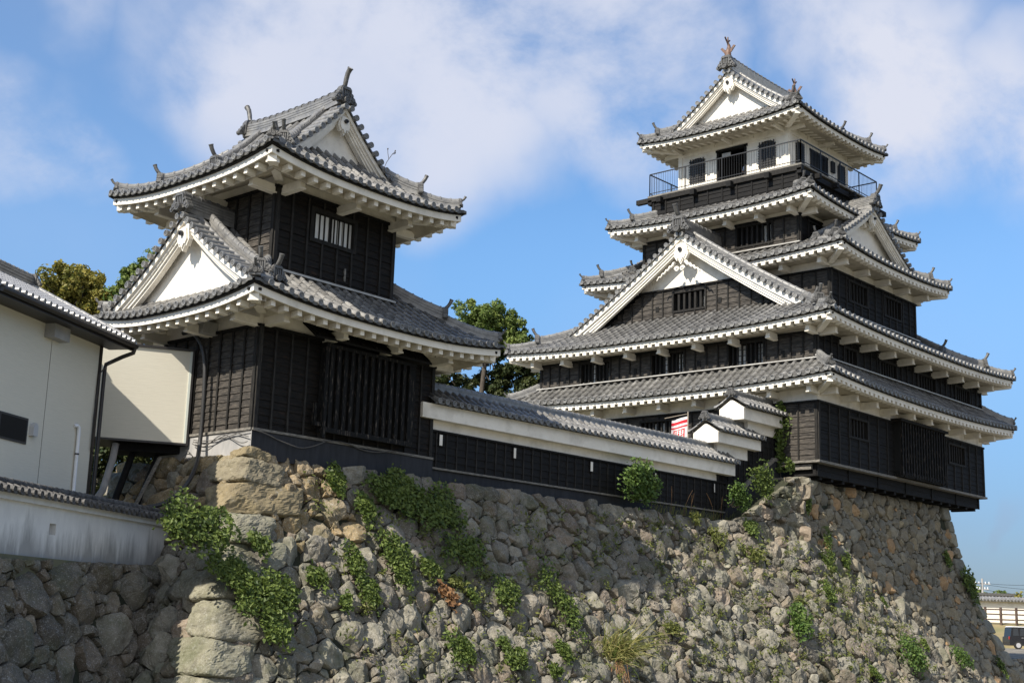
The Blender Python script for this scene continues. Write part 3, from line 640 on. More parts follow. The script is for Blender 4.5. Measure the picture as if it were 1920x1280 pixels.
    m.beam((-6.9, -3.0, 16.43), (-6.9, 3.0, 16.43), .12, .09, 2)
    for t, z in ((1.89, 15.52), (-1.72, 15.50)): slit(m, FK, G, 'W', t, z, .2, .26, 3)
    m.build('gable_board_wall', [M['board'], M['batten'], M['board_dark'], M['dark']], keep)
    window(keep, FK, G, 'W', *hs[0], bars=5, barw=.12, pane=[(.08, .14), (.2, .26)])
    # scroll ornaments beside the big pendant
    m = MB()
    for sg in (-1, 1):
        pts = [(-7.72, sg * (.3 + .055 * i), 17.42 - .035 * i + .05 * math.sin(i * 1.6)) for i in range(20)]
        m.tube(pts, np.linspace(.09, .03, 20), 7, 0)
        sp = [(-7.75, sg * (.16 + .13 * math.cos(a) * (1 - a / 14)), 17.12 + .13 * math.sin(a) * (1 - a / 14)) for a in np.linspace(0, 9, 26)]; m.tube(sp, .045, 6, 0)
    m.build('scroll_ornament', M['plaster'], keep)
    # ---- overhanging foot of the first storey
    m = MB()
    m.obox((0, 0, 7.31), (8.78, 0, 0), (0, 7.90, 0), (0, 0, .05), 1)
    for sd in 'SW': board_wall(m, FK, (-8.42, 8.42, -7.54, 7.54), sd, 6.72, 7.26, (), course=.27, bat=3, mi=0, bmi=0)
    m.obox((0, 0, 6.99), (8.40, 0, 0), (0, 7.52, 0), (0, 0, .26), 0)
    for i in range(17): m.obox((-8.0 + i * 1.0, -6.9, 6.66), (.10, 0, 0), (0, .62, 0), (0, 0, .07), 0)
    m.obox((-8.52, -6.85, 7.10), (.1, 0, 0), (0, .55, 0), (0, 0, .11), 2)
    m.build('overhang_floor', [M['board_dark'], M['beam_grey'], M['beam_grey']], keep)
    # ---- stone dropping bay with lattice on the right face
    m = MB(); R = (-1.62, 3.05, -8.15, -7.0)
    for sd in 'SWE': plain_wall(m, FK, R, sd, 7.36, 9.95, (), 0, 0)
    m.obox((.715, -7.98, 9.98), (2.55, 0, 0), (0, .36, 0), (0, 0, .06), 1); m.obox((.715, -7.95, 7.52), (2.36, 0, 0), (0, .26, 0), (0, 0, .09), 2)
    bay = m.build('lattice_bay', [M['dark'], M['board_dark'], M['bar']], keep)
    b = MB()
    for i in range(17): x = -1.55 + i * (4.55 / 16); b.beam((x, -8.20, 7.5 - rng.uniform(0, .12)), (x, -8.20, 9.9), .10, .09, 0, up=(0, -1, 0))
    b.build('bars', M['bar'], bay)
    # ---- balcony and top storey
    m = MB(); R = (-3.95, 3.95, -4.35, 4.35)
    for sd in 'SWNE': board_wall(m, FK, R, sd, 20.8, 22.25, (), course=.24, bat=.9, mi=0, bmi=0)
    m.build('balcony_support', M['board_dark'], keep)
    m = MB(); a, b = 4.09, 4.59
    m.obox((0, 0, 22.54), (a, 0, 0), (0, b, 0), (0, 0, .045), 1)
    for sg in (-1, 1):
        m.obox((sg * (a - .12), .375, 22.37), (.12, 0, 0), (0, b + .375, 0), (0, 0, .125), 2); m.obox((.425, sg * (b - .14), 22.22), (a + .425, 0, 0), (0, .12, 0), (0, 0, .13), 0)
    for y in (3.7, 1.6, -.6, -2.8): m.obox((0, y, 22.22), (a + .28, 0, 0), (0, .13, 0), (0, 0, .14), 0)
    for x in (-2.7, -.9, .9, 2.7): m.obox((x, 0, 22.225), (.11, 0, 0), (0, b + .28, 0), (0, 0, .12), 0)
    m.build('balcony_floor', [M['board_dark'], M['beam_grey'], M['batten']], keep)
    ra, rb = a - .08, b - .08
    m = MB(); c = [(-ra, -rb), (ra, -rb), (ra, rb), (-ra, rb)]
    for (p, q) in zip(c, c[1:] + c[:1]):
        p = np.array(p); q = np.array(q); L = np.linalg.norm(q - p)
        for z, w in ((23.80, .05), (22.74, .03)): m.beam((*p, z), (*q, z), w, w, 0)
        n = int(L / .145)
        for i in range(n + 1):
            t = p + (q - p) * i / n; m.beam((*t, 22.6), (*t, 23.8), .011, .011, 0, up=(1, 0, 0))
        for i in range(5): t = p + (q - p) * i / 4; m.beam((*t, 22.58), (*t, 23.8), .042, .042, 0, up=(1, 0, 0))
    m.build('balcony_railing', M['iron'], keep)
    m = MB(); HW = [(-.81, .86, 22.6, 24.6)]; HS = [(-.89, .79, 22.6, 24.42)]
    plain_wall(m, FK, T5, 'W', 22.56, 25.55, HW); plain_wall(m, FK, T5, 'S', 22.56, 25.55, HS); plain_wall(m, FK, T5, 'N', 22.56, 25.55); plain_wall(m, FK, T5, 'E', 22.56, 25.55)
    for sd, ts in (('W', (-3.2, -1.15, 1.2, 3.2)), ('S', (-2.92, -1.1, 1.0, 2.92))):
        up = side_pt(FK, T5, sd, 0, 1, 0) - side_pt(FK, T5, sd, 0, 0, 0)
        for t in ts: m.beam(side_pt(FK, T5, sd, t, .02, 24.72 if abs(t) < 2.5 else 22.6), side_pt(FK, T5, sd, t, .02, 25.5), .24, .05, 0, up=up)
        a_ = 3.3 if sd == 'W' else 3.0
        m.beam(side_pt(FK, T5, sd, -a_, .035, 24.76), side_pt(FK, T5, sd, a_, .035, 24.76), .2, .08, 0) if False else m.obox(side_pt(FK, T5, sd, 0, .03, 24.78), (side_pt(FK, T5, sd, a_, 0, 0) - side_pt(FK, T5, sd, 0, 0, 0)), up * .035, (0, 0, .085), 0)
    m.build('plaster_wall', M['plaster'], keep)
    def arch(sd, t, w, z0, z1):
        P = lambda q, o, z: side_pt(FK, T5, sd, q, o, z); up = P(0, 1, 0) - P(0, 0, 0); rt = P(1, 0, 0) - P(0, 0, 0); m = MB()
        poly = [(-w / 2 * 1.06, z0), (w / 2 * 1.06, z0), (w / 2, z1 - .28)] + [(w / 2 * math.cos(a), z1 - .28 + .28 * math.sin(a)) for a in np.linspace(.25, math.pi - .25, 9)] + [(-w / 2, z1 - .28)]
        m.prism(poly, P(t, .012, 0), rt, np.array([0, 0, 1.]), up * .02, 0)
        for z in np.arange(z0 + .08, z1 - .1, .135): m.obox(P(t, .05, z), rt * (w / 2 + .035), (0, 0, .028), up * .02, 1)
        for q in np.linspace(-w / 2 + .06, w / 2 - .06, 6): m.obox(P(t + q, .075, (z0 + z1) / 2 - .03), rt * .022, (0, 0, (z1 - z0) / 2), up * .02, 1)
        m.build('arched_window', [M['lattice_back'], M['iron']], keep)
    arch('W', 2.13, .92, 23.18, 24.5); arch('W', -2.08, .95, 23.18, 24.55); arch('S', -2.02, .75, 23.3, 24.5); arch('S', 2.3, .72, 23.3, 24.5)
    m = MB()
    for sd, h in (('W', HW[0]), ('S', HS[0])):
        P = lambda q, o, z: side_pt(FK, T5, sd, q, o, z); up = P(0, 1, 0) - P(0, 0, 0); rt = P(1, 0, 0) - P(0, 0, 0)
        for t in h[:2]: m.beam(P(t, -.08, 22.6), P(t, -.08, h[3]), .12, .26, 0, up=up)
        m.obox(P((h[0] + h[1]) / 2, -.08, h[3]), rt * ((h[1] - h[0]) / 2 + .12), up * .13, (0, 0, .06), 0)
        if sd == 'S':
            for q in np.linspace(h[0] + .1, h[1] - .1, 12): m.beam(P(q, -.14, 22.6), P(q, -.14, h[3]), .05, .05, 0, up=up)
    m.obox((-1.2, 1.0, 23.6), (1.6, 0, 0), (0, .03, 0), (0, 0, 1.0), 1)
    m.obox((.4, 0, 23.6), (.03, 0, 0), (0, 3.0, 0), (0, 0, 1.0), 1)
    m.obox((1.35 + .0, -3.4, 24.1), (.18, 0, 0), (0, .05, 0), (0, 0, .3), 1)
    m.build('doorway', [M['board_dark'], M['dark']], keep)
    m = MB(); m.obox((-3.0, .38, 24.32), (.015, 0, 0), (0, .26, 0), (0, 0, .12), 0); m.build('notice_board', mat('notice_grey', (.42, .42, .42)), keep)
build_keep()

# ------------------------------------------------------------------ the corner turret
turret = thing('corner_turret', 'two storey black boarded corner turret with white gables on the stone wall corner', 'turret', (*(FY(3.6, 2.3, 0)[:2]), 4.5 + ZO))
def build_turret():
    y1 = Roof(FY, -1.53, 8.79, -1.61, 6.23, 8.80, .33, lambda d: .62 * d + .025 * d * d, 'x', g=dict(W=.34, E=3.42, S=.34, N=.34), inset=.5, pitch=.352, rad=.088, course=.34, LD=2.6)
    y2 = Roof(FY, -1.07, 6.92, -1.37, 6.79, 12.84, .33, lambda d: .36 * d + .095 * d * d, 'y', g=1.62, inset=.42, kg=1.2, pitch=.352, rad=.088, course=.34, LD=2.6)
    W1 = (.04, 7.21, .03, 4.59); W2 = (.5, 5.35, .26, 5.15)
    ov = {'S': 1.63, 'N': 1.64, 'W': 1.57, 'E': 1.57}
    RAF = (.47, .15, .14, .10)
    make_roof(turret, y1, ov, .20, RAF, 1.9, osc=.78, gables='W', gkw=dict(T=.44, pend=1.05, spacing=.31, osc=.8, desc_h=.22), ridge=dict(h=.42, osc=1.0, w=.17, horn='none'), arm=2.2, arm_s=.17, soff=.5)
    make_roof(turret, y2, ov, .20, RAF, 2.3, osc=.78, gables='SN', gkw=dict(T=.42, pend=.9, spacing=.31, osc=.85, desc_h=.22), ridge=dict(h=.36, osc=1.0, w=.2, horn='tall', ext=-.1), arm=2.2, arm_s=.17, soff=.5)
    LAT = (2.35, 5.95)
    for (R, zb, zt, zw, holes, nm) in ((W1, 5.1, 7.98, 8.75, [('S', LAT[0], LAT[1], 5.35, 7.9)], 1), (W2, 9.3, 12.21, 12.75, [('S', 1.86, 3.62, 10.98, 11.92)], 2)):
        m = MB(); pl = MB()
        for sd in 'SWNE':
            board_wall(m, FY, R, sd, zb, zt, [h[1:] for h in holes if h[0] == sd], course=.212, bat=.60, bw=.065, mi=0 if sd in 'WN' else 2, bmi=1 if sd in 'WN' else 6)  # sunlit faces take the paler boards, shaded faces the darkened brown copy
            x0, x1, ya, yb = R; a, b = (x0, x1) if sd in 'SN' else (ya, yb)
            m.beam(side_pt(FY, R, sd, a - .04, .03, zt + .03), side_pt(FY, R, sd, b + .04, .03, zt + .03), .12, .08, 3)
            plain_wall(pl, FY, R, sd, zt + .04, zw)
            if nm == 1: m.beam(side_pt(FY, R, sd, a - .05, .04, zb), side_pt(FY, R, sd, b + .05, .04, zb), .12, .07, 4)
        if nm == 2: slit(m, FY, R, 'S', 3.3, 10.2, .06, .4, 5)
        m.build('board_wall', [M['board'], M['batten'], M['board_brown'], M['board_dark'], M['beam_grey'], M['beam_grey'], M['batten_dim']], turret); pl.build('plaster_band', M['plaster'], turret)
    window(turret, FY, W2, 'S', 1.86, 3.62, 10.98, 11.92, bars=8, barw=.035, depth=.1, pane=[(.01, .1), (.13, .22), (.24, .32), (.35, .45), (.52, .62), (.65, .74), (.76, .87), (.9, .99)], frame=.12)
    fm = MB(); zf = y1.z('S', 0, 1.87) + .06; fm.beam(FY(.4, .19, zf), FY(5.4, .19, zf), .2, .06, 0); fm.build('flashing', M['flash'], turret)
    # lattice bay
    m = MB(); R = (LAT[0], LAT[1], -.25, .1)
    for sd in 'SWE': plain_wall(m, FY, R, sd, 5.3, 7.9, (), -.02, 0)
    for (z, h) in ((5.36, .14), (7.82, .10)): m.beam(FY(LAT[0] - .1, -.30, z), FY(LAT[1] + .05, -.30, z), .16, h, 1)
    for x in (LAT[0], LAT[1]): m.beam(FY(x, -.25, 5.3), FY(x, -.25, 7.9), .14, .16, 1, up=(0, 1, 0))
    V = [FY(LAT[0] - .75, .02, 8.42), FY(LAT[1] + .5, .02, 8.42), FY(LAT[1] + .5, -.62, 7.95), FY(LAT[0] - .75, -.62, 7.95)]
    m.add(V + [v - np.array([0, 0, .06]) for v in V], [(0, 1, 2, 3), (7, 6, 5, 4), (2, 6, 7, 3), (0, 3, 7, 4), (1, 5, 6, 2)], 2)
    for i in range(9): x = LAT[0] - .6 + i * (LAT[1] - LAT[0] + 1.0) / 8; m.beam(FY(x, .0, 8.46), FY(x, -.6, 8.0), .05, .04, 2)
    m.beam(FY(LAT[0] - .28, -.2, 5.45), FY(LAT[0] - .28, -.2, 6.1), .09, .1, 3, up=(0, 1, 0)); m.beam(FY(LAT[0] - .05, -.36, 5.1), FY(LAT[0] - .05, -.36, 6.2), .11, .1, 3, up=(0, 1, 0)); m.beam(FY(LAT[0] - .35, -.28, 5.5), FY(LAT[0], -.28, 5.5), .1, .12, 3)
    bay = m.build('lattice_bay', [M['dark'], M['bar'], M['board_dark'], M['bar']], turret)
    b = MB()
    for i in range(13): x = LAT[0] + .16 + i * (LAT[1] - LAT[0] - .32) / 12; b.beam(FY(x, -.31, 5.4), FY(x, -.31, 7.8), .12, .11, 0, up=FY.vec(0, 1))
    b.build('bars', M['bar'], bay)
    # footing
    m = MB()
    plain_wall(m, FY, (-.02, 7.27, -.03, 4.6), 'W', 4.3, 5.07, (), 0, 0); plain_wall(m, FY, (-.02, 7.27, -.03, 4.6), 'S', 4.3, 5.07, (), 0, 1); plain_wall(m, FY, (-.02, 7.27, -.03, 4.6), 'E', 4.3, 5.07, (), 0, 1)
    m.build('footing', [M['concrete'], M['mortar_dark']], turret)
    m = MB(); pts = [FY(6.9 * q, -.10 - .03 * math.sin(q * 40), 5.06 + .07 * math.sin(q * 17) - .25 * math.sin(min(1, q * 2.6) * math.pi) * (1 if q < .385 else .3)) for q in np.linspace(0, .8, 50)]
    m.tube(pts, .016, 6, 0)
    for k in range(3):
        pts = [FY(-.08 - .02 * k, 2.6 * (1 - q), 4.95 - .05 * k - .18 * math.sin(q * math.pi * (1.5 + k * .6)) * (.4 + .2 * k)) for q in np.linspace(0, 1, 30)]; m.tube(pts, .013, 5, 0)
    pts = [FY(-.12 + .1 * math.sin(a), 2.75 + .12 * math.cos(a * 1.3), 4.55 - .02 * a + .12 * math.cos(a)) for a in np.linspace(0, 14, 50)]; m.tube(pts, .013, 5, 0)
    m.build('loose_cables', mat('cable_grey', (.09, .085, .08), rough=.6), turret)
    m = MB(); c = FY(-.22, 2.3, 8.12); m.obox(c, FY.vec(.26, 0), FY.vec(0, .32), (0, 0, .18), 0); m.build('junction_box', M['concrete'], turret)
build_turret()
# ------------------------------------------------------------------ dry stone walls
def hash3(ix, iy, iz):
    h = (ix * 374761393 + iy * 668265263 + iz * 2147483647 // 3) & 0xffffffff
    h = ((h ^ (h >> 13)) * 1274126177) & 0xffffffff
    return ((h ^ (h >> 16)) & 0xffff) / 65535.0
def vnoise(p):
    p = np.asarray(p); i = np.floor(p).astype(np.int64); f = p - i; f = f * f * (3 - 2 * f); r = 0
    for dx in (0, 1):
        for dy in (0, 1):
            for dz in (0, 1):
                w = (f[..., 0] if dx else 1 - f[..., 0]) * (f[..., 1] if dy else 1 - f[..., 1]) * (f[..., 2] if dz else 1 - f[..., 2])
                r = r + w * hash3(i[..., 0] + dx, i[..., 1] + dy, i[..., 2] + dz)
    return r * 2 - 1
def sstep(a, b, x): t = np.clip((np.asarray(x, float) - a) / (b - a), 0, 1); return t * t * (3 - 2 * t)
MT, KT = 4.45, 6.62
dm_ = lambda z: .5 * np.maximum(MT - z, 0) + .012 * np.maximum(MT - z, 0) ** 2
dk_ = lambda z: .12 * np.maximum(KT - z, 0) + .022 * np.maximum(KT - z, 0) ** 2
v_main = lambda u, z: -6.2 - dm_(z) - 1.0 * sstep(-16, -9.5, u) + .09 * np.maximum(0, u + 9.5)
v_keep = lambda u, z: -6.95 - dk_(z) + 0 * u
top_main = lambda u: MT + (KT - MT) * np.clip((u + 13.3) / 3.9, 0, 1)

def scatter(smin, smax, zmin, zmax, ok, radii, seed, spread=.90, asp=1.25, pre=()):
    r_ = random.Random(seed); cell = max(radii) * 2.2; grid = {}; pts = []
    def near(s, z):
        a, b = int(s // cell), int(z // cell)
        for i in (-1, 0, 1):
            for j in (-1, 0, 1):
                for q in grid.get((a + i, b + j), ()): yield q
    for q in pre: pts.append(q); grid.setdefault((int(q[0] // cell), int(q[1] // cell)), []).append(q)
    area = (smax - smin) * (zmax - zmin)
    for ri, r in enumerate(radii):
        tries = int(area / (r * r) * (2.2 if ri < len(radii) - 1 else 5))
        for _ in range(tries):
            s = r_.uniform(smin, smax); z = r_.uniform(zmin, zmax)
            if not ok(s, z): continue
            rr = r * r_.uniform(.85, 1.12)
            if all(((s - q[0]) / asp) ** 2 + (z - q[1]) ** 2 > (spread * (rr + q[2])) ** 2 for q in near(s, z)):
                q = (s, z, rr); pts.append(q); grid.setdefault((int(s // cell), int(z // cell)), []).append(q)
    return pts, near
def cells(pts, near, asp, clips):
    out = []
    for (s, z, r) in pts:
        R = r * 2.1; poly = [(s - R * asp, z - R), (s + R * asp, z - R), (s + R * asp, z + R), (s - R * asp, z + R)]
        hp = []
        for q in near(s, z):
            if q[0] == s and q[1] == z: continue
            # power bisector in the stretched plane
            ax, az = (q[0] - s) / asp ** 2, (q[1] - z); c = ((q[0] / asp) ** 2 + q[1] ** 2 - (s / asp) ** 2 - z ** 2 - q[2] ** 2 + r ** 2) / 2
            hp.append((ax, az, c))
        for (a, b, c) in hp + clips:
            n = []; m = len(poly)
            for i in range(m):
                p, q = poly[i], poly[(i + 1) % m]; dp = a * p[0] + b * p[1] - c; dq = a * q[0] + b * q[1] - c
                if dp <= 0: n.append(p)
                if dp * dq < 0: t = dp / (dp - dq); n.append((p[0] + t * (q[0] - p[0]), p[1] + t * (q[1] - p[1])))
            poly = n
            if len(poly) < 3: break
        if len(poly) >= 3: out.append((s, z, r, poly))
    return out
def stone_mesh(mb, cs, pos, colf, seed, gap=.010, bulge=.34, K=26, rough=1.5, tilt=.17, mi=0):
    g = np.random.default_rng(seed); rings = np.array([0, .22, .43, .62, .77, .88, .96, 1.0, 1.0]); NR = len(rings); th = np.arange(K) * 2 * np.pi / K
    for (s, z, r, poly) in cs:
        P = np.array(poly); A = 0; c = P.mean(0)
        # ray lengths from the centre to the outline
        d = np.stack([np.cos(th), np.sin(th)], 1); R = np.full(K, 9.)
        for i in range(len(P)):
            a = P[i] - c; e = P[(i + 1) % len(P)] - P[i]; den = d[:, 0] * e[1] - d[:, 1] * e[0]
            with np.errstate(divide='ignore', invalid='ignore'):
                t = (a[0] * e[1] - a[1] * e[0]) / den; w = (a[0] * d[:, 1] - a[1] * d[:, 0]) / den
            okk = (np.abs(den) > 1e-9) & (t > 0) & (w >= -1e-6) & (w <= 1 + 1e-6); R = np.where(okk & (t < R), t, R)
        if R.max() > 3: continue
        R = np.minimum(R, .25 * np.roll(R, 1) + .5 * R + .25 * np.roll(R, -1) + .03)
        rm = R.mean(); R = np.maximum(R - gap * g.uniform(.7, 1.7), R * .7); R = R * (1 + .05 * vnoise(np.stack([np.cos(th) * 1.7 + s * 3, np.sin(th) * 1.7 + z * 3, th * 0 + 3], 1)))
        if rm < .05: continue
        Hh = min(bulge * rm * g.uniform(.75, 1.3), .20); n_ = g.uniform(3.4, 8.0)
        hr = Hh * (1 - rings ** n_) ** g.uniform(.55, .8); hr[-1] = -.22
        X = c[0] + rings[:, None] * R[None] * np.cos(th)[None]; Zc = c[1] + rings[:, None] * R[None] * np.sin(th)[None]
        lx, lz = X - c[0], Zc - c[1]
        h = hr[:, None] + np.zeros_like(X)
        body = np.ones_like(h); body[-1] = 0
        # a few flat broken facets
        for _ in range(5):
            a = g.uniform(0, 2 * np.pi); sl = g.uniform(.2, .9); pl = Hh * g.uniform(.75, 1.15) - sl * ((lx * np.cos(a) + lz * np.sin(a)) - rm * g.uniform(-.1, .45)); h = np.where(body > 0, np.minimum(h, np.maximum(pl, -.1)), h)
        ta, tb = g.normal(0, tilt, 2); h = h + body * (lx * ta + lz * (tb + .05))
        q = np.stack([X * 3.1 + seed, Zc * 3.1, h * 3 + s], -1); h = h + body * rough * (.04 * vnoise(q) + .022 * vnoise(q * 2.7 + 9) + .014 * vnoise(q * 6.3 + 4) + .008 * vnoise(q * 13 + 2)) * min(1, rm / .25)
        h = h + g.normal(0, .035)
        B, N = pos(X, Zc); V = (B + N * h[..., None]).reshape(-1, 3)
        F = [(i * K + j, i * K + (j + 1) % K, (i + 1) * K + (j + 1) % K, (i + 1) * K + j) for i in range(1, NR - 1) for j in range(K)] + [(0, K + (j + 1) % K, K + j) for j in range(K)]
        mb.add(V, F, mi, False, colf(s, z, g))
def surf(fn):
    def pos(S, Z):
        B = fn(S, Z); e = .02; ds = (fn(S + e, Z) - B) / e; dz = (fn(S, Z + e) - B) / e; n = np.cross(ds, dz); n /= np.linalg.norm(n, axis=-1)[..., None]
        return B, n
    return pos
def stone_extra(nt, b, col, mp):
    N = nt.nodes.new; L = nt.links.new
    # pale lichen flecks, dark weathering, moss
    def layer(col, scale, lo, hi, c, amt, det=4):
        n = N('ShaderNodeTexNoise'); n.inputs['Scale'].default_value = scale; n.inputs['Detail'].default_value = det; n.inputs['Roughness'].default_value = .7; L(mp.outputs[0], n.inputs['Vector'])
        r = N('ShaderNodeMapRange'); r.inputs['From Min'].default_value = lo; r.inputs['From Max'].default_value = hi; r.inputs['To Max'].default_value = amt; L(n.outputs['Fac'], r.inputs['Value'])
        m = N('ShaderNodeMix'); m.data_type = 'RGBA'; L(r.outputs[0], m.inputs['Factor']); L(col, m.inputs['A']); m.inputs['B'].default_value = (*c, 1); return m.outputs['Result']
    col = layer(col, 1.1, .5, .68, (.05, .047, .04), .55)
    col = layer(col, 5.5, .60, .70, (.34, .335, .31), .5)
    col = layer(col, 14, .62, .7, (.36, .35, .33), .4)
    col = layer(col, 33, .56, .66, (.42, .41, .385), .5, 2)
    col = layer(col, 21, .58, .68, (.045, .042, .035), .55, 3)
    col = layer(col, .7, .48, .68, (.055, .068, .026), .55, 6)
    L(col, b.inputs['Base Color'])
def tan_extra(nt, b, col, mp):
    N = nt.nodes.new; L = nt.links.new
    for sc, lo, hi, c, am in ((1.6, .5, .7, (.10, .085, .062), .5), (24, .57, .67, (.06, .05, .04), .45), (38, .57, .67, (.42, .40, .36), .4), (4.5, .6, .72, (.36, .345, .31), .45)):
        n = N('ShaderNodeTexNoise'); n.inputs['Scale'].default_value = sc; n.inputs['Detail'].default_value = 4; n.inputs['Roughness'].default_value = .7; L(mp.outputs[0], n.inputs['Vector'])
        r = N('ShaderNodeMapRange'); r.inputs['From Min'].default_value = lo; r.inputs['From Max'].default_value = hi; r.inputs['To Max'].default_value = am; L(n.outputs['Fac'], r.inputs['Value'])
        m = N('ShaderNodeMix'); m.data_type = 'RGBA'; L(r.outputs[0], m.inputs['Factor']); L(col, m.inputs['A']); m.inputs['B'].default_value = (*c, 1); col = m.outputs['Result']
    L(col, b.inputs['Base Color'])
M['stone'] = mat('wall_stone', (.60, .58, .55), (1.0, .98, .95), rough=.92, nscale=5, contrast=(.3, .7), attr='tint', bump=.55, bscale=9, spec=.25, extra=stone_extra)
M['stone_clean'] = mat('wall_stone_tan', (.66, .64, .61), (1.0, .98, .95), rough=.9, nscale=4, contrast=(.3, .7), attr='tint', bump=.6, bscale=11, spec=.25, extra=lambda nt, b, col, mp: tan_extra(nt, b, col, mp))
M['gap'] = mat('earth_in_joints', (.012, .014, .008), (.03, .034, .016), rough=1, nscale=6)
def colmix(pal, g, v=.16):
    c = np.array(pal[g.integers(len(pal))]); return c * np.clip(1 + g.normal(0, v), .6, 1.4) * np.array([.62, .615, .565])
GREY = [(.36, .345, .31), (.40, .385, .345), (.33, .31, .285), (.38, .335, .29), (.36, .30, .26), (.42, .405, .37), (.30, .285, .265)]
OCHRE = [(.47, .36, .22), (.50, .39, .25), (.44, .345, .22), (.42, .355, .265), (.47, .375, .26)]
TAN = [(.36, .335, .285), (.39, .36, .30), (.33, .31, .27), (.35, .34, .305), (.41, .355, .26), (.31, .305, .285), (.37, .335, .28)]
DARK = [(.27, .25, .225), (.23, .21, .19), (.30, .265, .225), (.25, .215, .185), (.28, .27, .25)]
def backing(mb, fn, s0, s1, z0, z1, off=.16, mi=1):
    A_, Z = np.meshgrid(np.linspace(0, 1, 60), np.linspace(z0, z1, 24), indexing='ij'); f0 = s0(Z) if callable(s0) else s0; f1 = s1(Z) if callable(s1) else s1; S = f0 + (f1 - f0) * A_; B, N = surf(fn)(S, Z); V = (B - N * off).reshape(-1, 3)
    mb.add(V, [(i * 24 + j, (i + 1) * 24 + j, (i + 1) * 24 + j + 1, i * 24 + j + 1) for i in range(59) for j in range(23)], mi)
def corner_block(mb, c, ex, ey, ez, seed, col, mi=0, amp=.05, pw=5.0):
    """a big squared boulder: superellipsoid with broken noise; ex, ey, ez half vectors"""
    g = np.random.default_rng(seed); n = 22; V = []; F = []; idx = {}
    def key(f, i, j):
        a, b = -1 + 2 * i / n, -1 + 2 * j / n
        return tuple(round(q, 6) for q in ((1, a, b), (-1, a, b), (a, 1, b), (a, -1, b), (a, b, 1), (a, b, -1))[f])
    for f in range(6):
        for i in range(n):
            for j in range(n):
                q = []
                for (a, b) in ((i, j), (i + 1, j), (i + 1, j + 1), (i, j + 1)):
                    k = key(f, a, b)
                    if k not in idx: idx[k] = len(V); V.append(k)
                    q.append(idx[k])
                F.append(tuple(q) if f in (0, 3, 4) else tuple(q[::-1]))
    V = np.array(V); V = V / (np.abs(V) ** pw).sum(1)[:, None] ** (1 / pw)
    for _ in range(5):
        d = g.normal(0, 1, 3); d /= np.linalg.norm(d); lim = g.uniform(1.12, 1.42); ex_ = np.maximum(V @ d - lim, 0); V = V - ex_[:, None] * d
    W_ = c + V[:, :1] * ex + V[:, 1:2] * ey + V[:, 2:] * ez
    nrm = (W_ - c); nrm /= np.linalg.norm(nrm, axis=1)[:, None]
    W_ = W_ + nrm * (amp * vnoise(W_ * 2.1 + seed) + amp * .5 * vnoise(W_ * 5.3) + amp * .30 * vnoise(W_ * 13) + amp * .16 * vnoise(W_ * 27))[:, None]
    mb.add(W_, F, mi, False, np.asarray(col) * .90)

